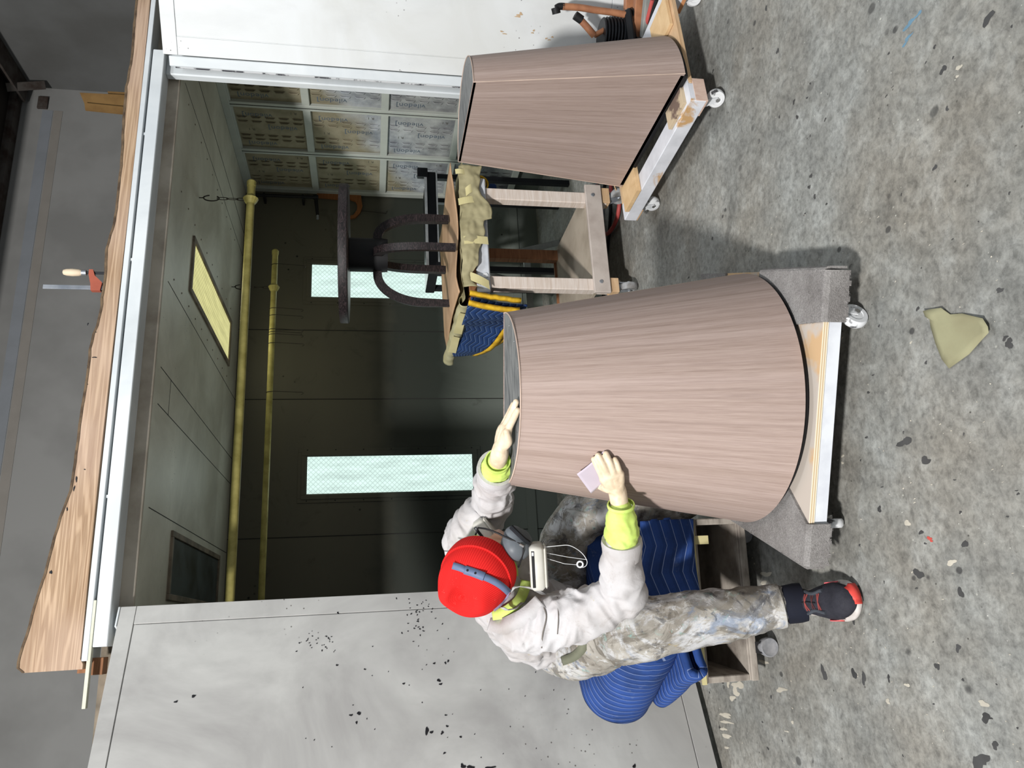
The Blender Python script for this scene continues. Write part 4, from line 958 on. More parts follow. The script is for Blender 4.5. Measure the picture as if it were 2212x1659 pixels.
# hoses snaking along the threshold
def hose(name, pts, r, m, label):
    P, rr = smooth(pts, [r]*len(pts), len(pts)*10); o = build(name, MB().tube(P, r, 10), m, sm=True, origin=pts[0]); return tag(o, label, 'hose')
hose('air_hose', [pz(1410, 0, .02), pz(1392, 70, .02), Vector((2.75, 3.25, .02)), pz(1320, 395, .02), pz(1337, 420, .02), pz(1333, 470, .02), pz(1312, 505, .02), pz(1292, 490, .02), pz(1280, 455, .025), pz(1290, 400, .025)], .012, M_RED, 'red air hose snaking along the booth threshold by the cart')
hose('air_hose', [pz(1418, 0, .014), pz(1402, 60, .014), Vector((2.6, 3.3, .012)), pz(1306, 400, .012), pz(1318, 440, .012), pz(1316, 500, .012), pz(1309, 560, .012), pz(1304, 640, .012)], .010, M_BLACK, 'black air hose lying beside the red one on the floor')
hose('air_hose', [pz(1286, 395, .013), pz(1300, 420, .013), pz(1302, 470, .013), pz(1300, 530, .013), pz(1297, 600, .013)], .010, M_GALV, 'grey hose running under the cart rail')
# boards lying at the foot of the right door leaf
for k, (xa, xb, lb) in enumerate(((1362, 1372, 'brown wooden board lying against the foot of the right door leaf'), (1380, 1388, 'brown wooden board lying nearest the drum by the right door leaf'), (1399, 1401, 'grey board lying on the floor beside the red hose'))):
    A = pz(xa+5, -60, .05-.012*k); B = pz(xb-14, 110, .05-.012*k)
    tag(build('floor_board', MB().beam(A, B, .045, .07-.02*k, bev=.003), M_COPPER if k < 2 else gm, origin=((A+B)/2).to_tuple()[:2]+(0,)), lb, 'board', 'boards by the right door leaf')
A = pz(1432, -40, .002); B = pz(1428, 70, .002)
tag(build('paper_strip', MB().beam(A, B, .09, .003, bev=.0005), mat('pinkish_paper', (206, 182, 178), .8), origin=((A+B)/2).to_tuple()), 'pinkish paper strip on the floor beside the right dolly', 'paper')
# portable machine with brown tube handles and black finned motor
o = empty('portable_sprayer', (2.95, 2.95, 0)); tag(o, 'portable machine with brown tube handles and black finned motor behind the right drum', 'machine')
def pm(x, y, off=.12): return pl(x, y, (2.825, 3.396, 0), drn)-drn*off*1.0
def tb(name, px_, r, m, off=.12):
    P = [pm(x, y, off) for x, y in px_]; Q, _ = smooth(P, [1]*len(P), len(P)*8); return build(name, MB().tube(Q, r, 12), m, o, sm=True)
tb('handle_tube', [(1196, 22), (1230, 24), (1262, 29), (1300, 34), (1330, 40), (1352, 47)], .017, M_COPPER, .2)
h_ = tb('handle_grip', [(1181, 24), (1183, 32), (1184, 37)], .022, M_BLACK, .2); tb('handle_tube', [(1183, 26), (1190, 22), (1200, 22)], .017, M_BLACK, .2)
tb('end_cap', [(1353, 44), (1356, 51)], .020, M_BLACK, .2)
tb('handle_tube', [(1228, 44), (1245, 62), (1262, 82)], .018, M_COPPER, .2); tb('end_cap', [(1222, 40), (1236, 50)], .022, M_BLACK, .2)
tb('pale_tube', [(1238, 48), (1252, 60), (1268, 78)], .012, M_CANI, .14)
for k in range(9):
    p = pm(1262+k*6.5, 78+abs(k-3)*1.0, .17); build('motor_fin', MB().lathe([(.085, -.006), (.092, 0), (.085, .006)], p-cr*.0+Vector((0, 0, -.05)), (0, 0, 1), 20), M_BLKT, o, sm=True)
build('motor_core', MB().lathe([(.075, -.12), (.078, .03)], pm(1285, 80, .17)+Vector((0, 0, -.02)), (0, 0, 1), 20), M_BLKT, o, sm=True)
bp = pm(1300, 85, .2); build('machine_body', MB().box(bp.x-.12, bp.x+.12, bp.y-.1, bp.y+.1, .06, bp.z-.05, .02), M_BLKT, o)
for sg in (-1, 1):
    for s2 in (-1, 1): build('foot', MB().lathe([(.03, 0), (.03, .065)], (bp.x+sg*.09, bp.y+s2*.07, 0), seg=12), M_BLACK, o)
build('frame_tube', MB().tube([bp+Vector((.05, .05, -.3)), pm(1300, 60, .2), pm(1262, 82, .2)], .014, 10), M_COPPER, o, sm=True)

# ================================================================== SEAT: CRATE AND FOLDED BLANKETS
cr_ = empty('wooden_crate', (.05, 2.9, 0)); tag(cr_, 'low open-fronted wooden crate under the folded blankets', 'crate')
CX0, CX1, CY0, CY1, CZ0, CZ1 = -.222, .338, 2.672, 3.16, .062, .262
aC = R(-6); MCm = Matrix.Translation((CX0, 2.693, 0)) @ Matrix.Rotation(aC, 4, 'Z')
LC = .562
def cbx(nm, a, b, c_, d_, e_, f_, m=M_CRATE, bev=.003): return build(nm, MB().box(a, b, c_, d_, e_, f_, bev, MCm), m, cr_)
cbx('bottom_board', 0, LC, 0, .47, .062, .088); cbx('bottom_lip', 0, LC, -.012, .0, .058, .085)
cbx('top_board', 0, LC, .0, .47, .240, .262); cbx('side_board', 0, .022, 0, .47, .088, .240); cbx('side_board', LC-.022, LC, 0, .47, .088, .240); cbx('back_board', .022, LC-.022, .45, .47, .088, .240)
cbx('tape_strip', -.003, LC, -.004, .004, .250, .266, M_TAPE, 0)
cbx('tape_strip', LC-.09, LC-.06, -.0045, .003, .2, .262, M_TAPE, 0)
for (x, y) in ((.115, -.055), (LC-.06, .05), (.1, .42), (LC-.06, .42)):
    p = MCm @ Vector((x, y, 0)); w = build('wheel', MB().lathe([(.024, -.02), (.030, -.016), (.033, 0), (.033, .014), (.030, .018), (.028, .017)], (p.x, p.y+.01, .033), (-.05, -1, .0), 28), mat('dusty_caster', (150, 150, 152), .7, col2=(120, 122, 126), scale=30), cr_, sm=True)
    build('axle_plate', MB().box(p.x-.02, p.x+.02, p.y, p.y+.05, .045, .063, .002), M_DARKM, w)
# plastic film scrap on the crate's right end
mb = MB()
# folded quilts: U-folds with the rounded fold at the left, extruded in depth
def uprof(x1, xl, zt, zb_, n=26):
    """profile going left along the top, round the fold, back right along the bottom"""
    r = (zt-zb_)/2; out = []
    for k in range(8): out.append((x1+(xl+r-x1)*k/7, zt))
    for k in range(1, n): a = PI/2+PI*k/n; out.append((xl+r+r*math.cos(a), (zt+zb_)/2+r*math.sin(a)))
    for k in range(8): out.append((xl+r+(x1-xl-r)*k/7, zb_))
    return out
def foldquilt(name, x1, xl, zt, zb_, y0, y1, th, material, label, sag=0, slope=0, nvs=1.0, skew=0, rot=0):
    pr = uprof(x1, xl, zt, zb_); m = len(pr)-1
    def fn(u, v):
        k = min(int(u*m), m-1); f = u*m-k; x = pr[k][0]*(1-f)+pr[k+1][0]*f; z = pr[k][1]*(1-f)+pr[k+1][1]*f
        y = y0+(y1-y0)*v
        z += slope*v+.012*noise.noise((x*7, y*7, z*5))+sag*math.sin(v*PI); x += skew*v*(1 if x < .1 else .2)+.010*noise.noise((x*9+4, y*8, z*6))
        y += .012*noise.noise((x*6, 3, z*8))-.012*math.sin(u*PI)
        c_, s_ = math.cos(R(rot)), math.sin(R(rot)); dx, dy = x-.05, y-2.9
        return (.05+dx*c_-dy*s_, 2.9+dx*s_+dy*c_, z)
    o = uvmesh(name, 90, 34, fn, material, None, th, True, origin=(0, 2.9, zb_), us=1, vs_=nvs)
    return tag(o, label, 'blanket', 'folded blankets on the crate')
foldquilt('folded_blanket', .30, -.205, .525, .385, 2.76, 3.18, .125, M_BLUEQ, 'big blue quilted blanket folded on top of the crate under the person', 0, .02, 1.0, 0, 32)
foldquilt('folded_blanket', .31, -.265, .345, .296, 2.68, 3.08, .026, M_BLUEQ, 'thin blue blanket folded between the big blanket and the crate top', 0, .0, .8, 0, 18)
# front faces of the stacked quilts on the right, hanging over the crate
def flap(x0, x1, z0, z1, y, ph, label):
    def fn(u, v):
        x = x0+(x1-x0)*u; z = z1+(z0-z1)*v
        return (x, y-.012*math.sin(v*PI)-.010*math.sin(u*5+ph)-.02*v, z+.01*math.sin(u*4+ph))
    o = uvmesh('hanging_blanket_edge', 30, 14, fn, M_BLUEQ, None, .016, True, origin=(x0, y, z0), us=.5, vs_=.35)
    return tag(o, label, 'blanket', 'folded blankets on the crate')
flap(.06, .335, .27, .46, 2.628, .4, 'blue quilted blanket edge hanging over the crate front right of the leg')

# ================================================================== THE PERSON
from mathutils.bvhtree import BVHTree
per = empty('person', (.05, 2.75, 0)); tag(per, 'seated person in white canvas jacket and red beanie sanding the pedestal', 'person')
def cam2w(a, b, c): return cr*a+cd*b+cf*c
HF = cam2w(.69, .58, -.43).normalized(); HU = cam2w(-.36, -.34, -.87); HU = (HU-HF*HU.dot(HF)).normalized(); HR = HF.cross(HU).normalized()
HC = at(1046, 1220, 2.5)
HM = Matrix(((HR.x, HF.x, HU.x), (HR.y, HF.y, HU.y), (HR.z, HF.z, HU.z)))      # head axes: x right, y forward, z crown
def hp(x, y, z): return HC+HR*x+HF*y+HU*z
shR, shL = Vector((.0, 2.58, .89)), Vector((.30, 2.745, 1.055))
elR, elL = at(1346, 1288, 2.37), at(1062, 1088, 2.66)
wrR = at(1341, 1078, 2.245); wrL = at(1076, 990, 2.29)
nk = Vector((.15, 2.675, .985)); ch = Vector((.125, 2.72, .93)); sp = Vector((.03, 2.84, .835)); pv = Vector((.02, 2.965, .69))
hiR, hiL = Vector((-.075, 2.95, .665)), Vector((.13, 3.0, .675)); knR, knL = Vector((-.028, 2.5, .575)), Vector((.40, 2.94, .565))
anR, anL = Vector((.024, 2.30, .09)), Vector((.44, 2.88, .09))
def crease(o, amp, sc, seed, st=(1, 1, 1)):
    off = root_off(o); sd = Vector((seed*3.1, seed*1.7, seed*.9)); nr = [v.normal.copy() for v in o.data.vertices]
    for v, n_ in zip(o.data.vertices, nr):
        p = v.co+off; q = Vector((p.x*st[0], p.y*st[1], p.z*st[2]))
        w = Vector((noise.noise(q*sc*.5+sd), noise.noise(q*sc*.5+sd+Vector((5, 0, 0))), noise.noise(q*sc*.5+sd+Vector((0, 5, 0)))))
        k = noise.noise(q*sc+w*1.4+sd); k2 = noise.noise(q*sc*2.2+w*2+sd)
        v.co += n_*amp*((1-2.6*abs(k))*.8+.45*(1-2.6*abs(k2)))
    o.data.update(); return o
# one continuous body
mb = MB()
mb.ball(HC+HU*.0, 1, (.074, .094, .112), 24, 16, HM); mb.ball(hp(0, .085, -.03), 1, (.012, .02, .022), 12, 8, HM); mb.ball(hp(0, .055, -.085), 1, (.04, .035, .03), 12, 8, HM)
for sg in (-1, 1): mb.ball(hp(.075*sg, -.005, -.02), 1, (.01, .02, .032), 10, 8, HM)
mb.limb([nk, (nk+hp(0, -.03, -.09))/2, hp(0, -.02, -.06)], [.06, .055, .055], 12, 16)
mb.limb([pv, sp, ch, nk], [.12, .10, .11, .07], 24, 20); mb.limb([shR, nk, shL], [.055, .06, .055], 16, 16)
mb.limb([shR, elR, elR+(wrR-elR)*.8], [.045, .03, .02], 24, 14); mb.limb([shL, elL, elL+(wrL-elL)*.8], [.045, .03, .02], 24, 14)
mb.limb([pv, hiR, knR, anR], [.1, .08, .055, .035], 30, 16); mb.limb([pv, hiL, knL, anL], [.1, .08, .055, .035], 30, 16)
mb.limb([anR, anR+Vector((0, -.14, -.045))], [.03, .018], 8, 12); mb.limb([anL, anL+Vector((.08, -.09, -.045))], [.03, .018], 8, 12)
remesh(build('body', mb, M_SKIN, per), .009, 2)
# jacket
mb = MB()
mb.limb([pv+Vector((-.005, 0, .03)), sp, ch, nk+Vector((0, .01, -.02))], [.150, .132, .138, .085], 50, 40, .002, 26, .4)
mb.limb([shR+Vector((0, .01, .01)), nk+Vector((-.0, .03, -.0)), shL], [.082, .092, .084], 30, 30, .002, 18, 1.1)
mb.limb([shR, (shR+elR)/2+Vector((-.012, .012, 0)), elR], [.084, .078, .064], 46, 34, .0035, 24, .7, 2.4)
cuR = elR+(wrR-elR)*.52
mb.limb([elR, (elR+cuR)/2, cuR], [.064, .058, .050], 30, 30, .003, 16, 2.0, 2.4)
cuL = elL+(wrL-elL)*.70
mb.limb([shL, (shL+elL)/2, elL, cuL], [.085, .076, .064, .052], 60, 34, .004, 30, .2, 2.4)
# jacket skirt riding over the seat, open front edge
mb.limb([pv+Vector((-.06, -.03, .05)), sp+Vector((-.045, .0, .02))], [.105, .10], 20, 26, .005, 15, .3)
jk = crease(remesh(build('jacket', mb, M_JACK, per), .0055, 3), .0115, 7.5, 1, (1, 1, 1.3))
def turnback(name, a, b, r0, r1, m, par):
    d = (b-a).normalized(); L = (b-a).length
    return build(name, MB().lathe([(r0-.008, .004), (r0, 0), (r0+.003, L*.3), (r1+.004, L*.75), (r1+.002, L), (r1-.008, L-.001), (r1-.012, L*.6)], a, d, 32, caps=False), m, par, sm=True, ang=70)
turnback('sleeve_cuff', elR+(wrR-elR)*.42, elR+(wrR-elR)*.60, .055, .058, M_JACK, jk)
turnback('sleeve_cuff', elL+(wrL-elL)*.62, elL+(wrL-elL)*.82, .055, .058, M_JACK, jk)
# collar and pocket flap
def ribbon(name, pts, wd, w, th, m, par):
    vs = []; wd = Vector(wd)
    for p in pts: vs += [Vector(p)-wd*w/2, Vector(p)+wd*w/2]
    mb = MB(); mb.add(vs, [(2*k, 2*k+1, 2*k+3, 2*k+2) for k in range(len(pts)-1)]); o = build(name, mb, m, par, sm=True, fixn=False)
    md = o.modifiers.new('s', 'SOLIDIFY'); md.thickness = th; md.offset = 0; return o
def bvh_of(o):
    M_ = Matrix.Translation(root_off(o)); return BVHTree.FromPolygons([M_ @ v.co for v in o.data.vertices], [tuple(p.vertices) for p in o.data.polygons])
JB = bvh_of(jk)
def on(B, x, y, off=.004, fb=2.5):
    q = ray(x, y); hit = B.ray_cast(CC, q.normalized())
    return (hit[0]-q.normalized()*off) if hit[0] else at(x, y, fb)
def surfribbon(name, B, path, w, th, m, par, off=.004, fb=2.5, wdir=None):
    P = [on(B, x, y, off, fb) for x, y in path]; Q, _ = smooth(P, [1]*len(P), len(P)*5); vs = []
    for k, p in enumerate(Q):
        t_ = (Q[min(k+1, len(Q)-1)]-Q[max(k-1, 0)]).normalized(); n_ = (CC-p).normalized(); s_ = t_.cross(n_).normalized()
        if wdir: s_ = Vector(wdir)
        vs += [p-s_*w/2, p+s_*w/2]
    mb = MB(); mb.add(vs, [(2*k, 2*k+1, 2*k+3, 2*k+2) for k in range(len(Q)-1)]); o = build(name, mb, m, par, sm=True, fixn=False)
    md = o.modifiers.new('s', 'SOLIDIFY'); md.thickness = th; md.offset = 0; return o
surfribbon('collar_flap', JB, [(1058, 1345), (1085, 1352), (1112, 1342), (1140, 1326), (1168, 1300)], .05, .005, M_JACK, jk, .008)
surfribbon('seam_line', JB, [(1168, 1300), (1180, 1330), (1172, 1370), (1170, 1400)], .004, .001, mat('seam_grey', (120, 114, 108), .9), jk, .003)
surfribbon('seam_line', JB, [(1204, 1290), (1206, 1330), (1204, 1370)], .003, .001, mat('seam_grey', (120, 114, 108), .9), jk, .003)
# lime shirt: neck and forearms
surfribbon('shirt_neckband', JB, [(1066, 1328), (1086, 1324), (1106, 1312), (1122, 1296), (1132, 1276), (1136, 1256)], .034, .012, M_LIME, per, .012)
lm = remesh(build('shirt_collar', MB().limb([nk+Vector((0, 0, .0)), hp(0, -.045, -.085), hp(0, -.05, -.045)], [.10, .088, .078], 20, 28, .003, 20), M_LIME, per), .006, 2)
mb = MB().limb([elR+(wrR-elR)*.46, elR+(wrR-elR)*.7, elR+(wrR-elR)*.86], [.050, .048, .040], 30, 30, .002, 16, 1.0, 2.0)
crease(remesh(build('shirt_sleeve', mb, M_LIME, per), .0045, 2), .004, 16, 3)
mb = MB().limb([elL+(wrL-elL)*.72, elL+(wrL-elL)*.86, elL+(wrL-elL)*.88], [.048, .044, .039], 24, 26, .003, 14, 1.0)
crease(remesh(build('shirt_sleeve', mb, M_LIME, per), .0045, 2), .004, 16, 3)
def ringat(name, a, d, r, m, w=.018): return build(name, MB().lathe([(r-.004, 0), (r+.001, .001), (r+.002, w*.6), (r+.0005, w), (r-.003, w*.95)], a, d, 30, caps=False), m, per, sm=True, ang=80)
ringat('sleeve_hem', elR+(wrR-elR)*.92, (wrR-elR), .039, M_LIME, .012); ringat('sleeve_hem', elL+(wrL-elL)*.93, (wrL-elL), .038, M_LIME, .012)
# trousers
mb = MB()
mb.limb([pv, hiR, knR+Vector((0, .05, .012)), knR, (knR+anR)/2+Vector((0, .0, 0)), knR+(anR-knR)*.88], [.14, .118, .104, .102, .082, .064], 90, 40, .003, 40, .3, 2.2)
mb.limb([pv, hiL, knL, knL+(anL-knL)*.85], [.14, .118, .10, .068], 70, 34, .003, 36, .9, 2.2)
tro = crease(remesh(build('trousers', mb, M_TROU, per), .006, 3), .005, 10, 2)
dA = (anR-knR).normalized(); b0 = knR+(anR-knR)*.83
build('trouser_hem', MB().lathe([(.060, 0), (.066, .002), (.069, .03), (.067, .045), (.060, .044)], b0, dA, 32, caps=False), M_TROU, tro, sm=True, ang=70)
build('navy_cuff', MB().lathe([(.05, .0), (.058, .02), (.060, .055), (.058, .075), (.050, .074), (.046, .03)], knR+(anR-knR)*.90, dA, 32, caps=False), M_NAVY, tro, sm=True, ang=70)
TB = bvh_of(tro)
surfribbon('pocket_edge', TB, [(1215, 1428), (1240, 1418), (1258, 1400), (1262, 1380)], .03, .006, mat('olive_pocket', (120, 122, 104), .85), tro, .006)
build('ankle_sock', MB().limb([knR+(anR-knR)*.9, anR+Vector((0, -.01, -.01))], [.047, .046], 12, 20), M_BLACK, per, sm=True)
# shoes
def shoe(name, heel, ang, L=.292):
    d = Vector((math.cos(ang), math.sin(ang), 0)); s_ = Vector((-d.y, d.x, 0)); heel = Vector(heel)
    def wid(t): return .034+.014*math.sin(min(t*2.2, 1)*PI/2)-.012*math.exp(-((t-.38)/.16)**2)+.010*math.exp(-((t-.72)/.2)**2) if t < .8 else (.0557)*math.sqrt(max(0, 1-((t-.8)/.205)**2))
    def top(t): return (.088 if t < .36 else .088+(.055-.088)*(t-.36)/.24 if t < .6 else .055-.012*(t-.6)/.25 if t < .85 else .043*math.sqrt(max(.02, 1-((t-.85)/.155)**2))+.0)
    def loft(z0f, z1f, wf, n=36, m=16, dome=False):
        vs = []; F = []
        for i in range(n+1):
            t = i/n; w = max(.004, wid(t))*wf; a0, a1 = z0f(t), z1f(t)
            for k in range(m):
                a = 2*PI*k/m; cx_, cz = math.cos(a), math.sin(a)
                ex = 2.6 if not dome else 2.0
                x = w*math.copysign(abs(cx_)**(2/ex), cx_); z = (a0+a1)/2+(a1-a0)/2*math.copysign(abs(cz)**(2/ex), cz)
                vs.append(heel+d*L*t+s_*x+Vector((0, 0, z)))
        for i in range(n):
            for k in range(m): F.append((i*m+k, i*m+(k+1) % m, (i+1)*m+(k+1) % m, (i+1)*m+k))
        F += [tuple(range(m))[::-1], tuple(n*m+k for k in range(m))]
        mb = MB(); mb.add(vs, F); return mb
    sh = build(name, loft(lambda t: .016, lambda t: .03+top(t), .93, dome=True), M_SHOEU, per, sm=True, ang=60)
    build('sole', loft(lambda t: 0.0+.006*max(0, (t-.85)/.15), lambda t: .036-.006*t, 1.04), M_SHOES, sh, sm=True, ang=50)
    # coral toe guard and side flashes
    mb = MB(); vs = []
    for k in range(13):
        a = -.2+1.05*k/12; t = .8+.205*math.cos(a); x = .0585*math.sin(a)*1.02
        b = heel+d*L*(.8+.203*math.cos(a))+s_*x
        hgt = .022+.030*math.exp(-((a-.4)/.26)**2); inn = d*(-.022*math.exp(-((a-.4)/.26)**2))*math.cos(a)
        vs += [b+d*.0025+Vector((0, 0, .012)), b+d*.0015+Vector((0, 0, .030)), b+inn+Vector((0, 0, hgt+.008))]
    mb.add(vs, [(3*k+j, 3*k+j+1, 3*k+j+4, 3*k+j+3) for k in range(12) for j in range(2)])
    g_ = build('toe_guard', mb, M_CORAL, sh, sm=True, fixn=False); g_.modifiers.new('s', 'SOLIDIFY').thickness = .003
    for sg in (1, -1):
        mb = MB(); vs = []
        for k in range(9):
            t = .42+.36*k/8; w = wid(t)*.97; hh = .034+.022*math.exp(-((t-.68)/.06)**2)+.006
            vs += [heel+d*L*t+s_*sg*w*1.01+Vector((0, 0, .032)), heel+d*L*t+s_*sg*w*.97+Vector((0, 0, hh))]
        mb.add(vs, [(2*k, 2*k+1, 2*k+3, 2*k+2) for k in range(8)]); g_ = build('side_flash', mb, mat('pink_flash', (226, 110, 120), .5, col2=(220, 84, 80), scale=14), sh, sm=True, fixn=False); g_.modifiers.new('s', 'SOLIDIFY').thickness = .0025
    SB = bvh_of(sh)
    def topz(t, x):
        p = heel+d*L*t+s_*x+Vector((0, 0, .3)); h = SB.ray_cast(p, Vector((0, 0, -1))); return (h[0] if h[0] else p-Vector((0, 0, .24)))+Vector((0, 0, .002))
    for k in range(4):
        t = .40+.075*k
        for sg in (1, -1):
            P = [topz(t+.03*q/4, sg*(-.024+.048*q/4)) for q in range(5)]
            build('lace', MB().tube(P, .0019, 6), mat('dull_red_lace', (150, 70, 66), .7) if k % 2 else mat('dark_red_lace', (84, 44, 46), .7), sh, sm=True)
    for sg in (1, -1):
        P = [topz(.38+.32*q/8, sg*(.028+.004*math.sin(q))) for q in range(9)]
        build('eyestay', MB().tube(P, .0055, 8), mat('grey_overlay', (70, 74, 82), .6), sh, sm=True)
    P = [topz(.30+.12*q/4, .004) for q in range(5)]; build('tongue', MB().tube(P, [.02]*5, 10, squash=(.25, 1)), M_BLACK, sh, sm=True)
    P = [topz(.46+.14*q/5, .002*math.sin(q)) for q in range(6)]; build('lace_tail', MB().tube(P, .0018, 6), M_BLACK, sh, sm=True)
    return sh
tt = pz(1853, 1290, .02); shoe('shoe', (tt.x-.004, tt.y+.292, 0), R(-90.5))
shoe('shoe', (.42, 2.93, 0), R(-50))
# beanie
def bean(u, v):
    th = 2*PI*u
    if v < .30:
        f = v/.30; rr = 1.075+.02*math.sin(f*PI); z = .012+.062*f
    elif v < .34: f = (v-.30)/.04; rr = 1.075-.05*f; z = .074-.002*f
    else:
        f = (v-.34)/.66; rr = 1.03*math.cos(f*PI/2)**.62 if f < 1 else 0; z = .072+.088*math.sin(f*PI/2)
        fold = max(0, f-.35)/.65; rr *= 1+.10*fold*(1-fold)*2*math.sin(3*th+1)+.06*fold*math.sin(5*th)*(1-fold)*2
        z += .016*math.exp(-((f-.75)/.18)**2)*math.sin(2*th+.6)-.02*max(0, f-.85)/.15
    x = .109*rr*math.cos(th); y = .118*rr*math.sin(th)
    f2 = max(0, (v-.34)/.66); y -= .035*f2; x += .006*f2; z -= .02*(math.sin(th) < -2)
    z += -.018*(1-f2)*(-math.sin(th))*.6     # sits lower at the nape
    return hp(x, y-.008, z)
be = uvmesh('beanie', 96, 60, bean, M_KNIT, per, 0)
bm = bmesh.new(); bm.from_mesh(be.data); bmesh.ops.remove_doubles(bm, verts=bm.verts[:], dist=.0002); bm.to_mesh(be.data); bm.free()
BB_ = bvh_of(be)
# respirator: facepiece, two filter canisters, straps
rs = remesh(build('respirator', MB().ball(at(1116, 1176, 2.462), 1, (.052, .05, .06), 20, 14, HM).ball(at(1110, 1158, 2.45), .034), M_MASK, per), .005, 2)
build('dark_band', MB().tube([at(1104, 1138, 2.43), at(1116, 1150, 2.42), at(1132, 1165, 2.42), at(1142, 1172, 2.43)], .008, 8), M_DARKM, rs, sm=True)
MK = Matrix(((cr.x, cf.x, cd.x, 0), (cr.y, cf.y, cd.y, 0), (cr.z, cf.z, cd.z, 0), (0, 0, 0, 1)))
def can(p, sx, sy, sz, roll, nm):
    Mx = Matrix.Translation(p) @ MK @ Matrix.Rotation(roll, 4, 'Y')
    c_ = build(nm, MB().box(-sx/2, sx/2, -sy/2, sy/2, -sz/2, sz/2, .010, Mx), M_CANI, rs, sm=True, ang=50)
    build('canister_rim', MB().box(-sx/2*.92, sx/2*.92, -sy/2*.92, sy/2*.92, sz/2-.002, sz/2+.008, .006, Mx), M_CANI, rs, sm=True, ang=50)
    build('black_label', MB().box(-sx/2*.82, sx/2*.82, -sy/2-.0015, -sy/2+.002, -sz/2+.006, -sz/2+.015, .0005, Mx), M_BLACK, rs)
    build('label_mark', MB().box(sx/2*.62, sx/2*.78, -sy/2-.0022, -sy/2+.002, -sz/2+.0075, -sz/2+.0135, .0003, Mx), M_WHITEP, rs)
can(at(1160, 1222, 2.43), .138, .10, .046, R(3), 'filter_canister')
can(at(1052, 1152, 2.60), .115, .10, .046, R(38), 'filter_canister')
surfribbon('head_strap', BB_, [(978, 1222), (995, 1227), (1012, 1234), (1030, 1240), (1046, 1246), (1062, 1253), (1078, 1262), (1092, 1273), (1099, 1280)], .021, .003, M_STRAP, rs, .005)
surfribbon('strap_buckle', BB_, [(1004, 1231), (1020, 1236), (1036, 1242), (1046, 1246)], .026, .005, M_STRAP, rs, .008)
surfribbon('head_strap', BB_, [(1098, 1278), (1092, 1292), (1080, 1306), (1066, 1318)], .012, .003, mat('lavender_strap', (150, 140, 170), .5), rs, .005)
ribbon('mask_strap', [at(x, y, t_) for x, y, t_ in ((1098, 1280, 2.415), (1106, 1271, 2.41), (1116, 1267, 2.41), (1136, 1268, 2.42), (1156, 1273, 2.43), (1175, 1284, 2.45))], cd, .018, .003, M_STRAPW, rs)
ribbon('mask_strap', [at(x, y, t_) for x, y, t_ in ((964, 1190, 2.56), (975, 1193, 2.53), (988, 1204, 2.50))], cd, .014, .003, M_STRAPW, rs)
ribbon('neck_strap', [at(x, y, t_) for x, y, t_ in ((1085, 1312, 2.42), (1095, 1318, 2.43), (1112, 1315, 2.45), (1128, 1302, 2.47))], cd, .012, .003, M_STRAPW, rs)
mb = MB()
for (x, y) in ((1010, 1232), (1027, 1238)): mb.lathe([(.004, 0), (.003, .002)], on(BB_, x, y, .010), (CC-HC), 10)
build('buckle_studs', mb, M_DARKM, rs)
P, _ = smooth([at(x, y, 2.40) for x, y in ((1176, 1182), (1205, 1179), (1228, 1178), (1246, 1186), (1260, 1198), (1268, 1212), (1266, 1222), (1258, 1226))], [1]*8, 40)
build('retainer_wire', MB().tube(P, .0011, 6), M_WHITEP, rs, sm=True)
build('retainer_wire', MB().tube([at(1178, 1194, 2.41), at(1225, 1203, 2.40), at(1268, 1209, 2.40)], .0008, 6), M_WHITEP, rs, sm=True)
build('retainer_wire', MB().tube([at(1180, 1206, 2.41), at(1220, 1218, 2.40), at(1246, 1220, 2.40)], .0008, 6), M_WHITEP, rs, sm=True)
c0 = at(1253, 1219, 2.40); build('wire_ring', MB().tube([c0+cr*.009*math.cos(2*PI*k/16)+cd*.009*math.sin(2*PI*k/16) for k in range(16)], .0028, 8, closed=True), M_WHITEP, rs, sm=True)
gl = build('glasses', MB().tube([at(x, y, t_) for x, y, t_ in ((1027, 1156, 2.47), (1030, 1147, 2.47), (1033, 1140, 2.46), (1048, 1142, 2.44), (1061, 1146, 2.43), (1076, 1152, 2.425), (1089, 1159, 2.42), (1110, 1168, 2.415), (1129, 1178, 2.41), (1131, 1190, 2.41), (1127, 1204, 2.42), (1120, 1225, 2.44))], .003, 8), M_BLACK, per, sm=True)
tm = NT('clear_lens'); tm.p.inputs['Transmission Weight'].default_value = .9; M_LENS = tm.fin((210, 216, 220), .05)
mb = MB(); mb.add([at(1062, 1147, 2.432), at(1128, 1179, 2.412), at(1138, 1176, 2.44), at(1078, 1143, 2.46)], [(0, 1, 2, 3)]); build('lens', mb, M_LENS, gl)
build('hinge', MB().tube([at(1122, 1176, 2.408), at(1131, 1181, 2.408)], .0045, 8), M_CHROME, gl, sm=True)
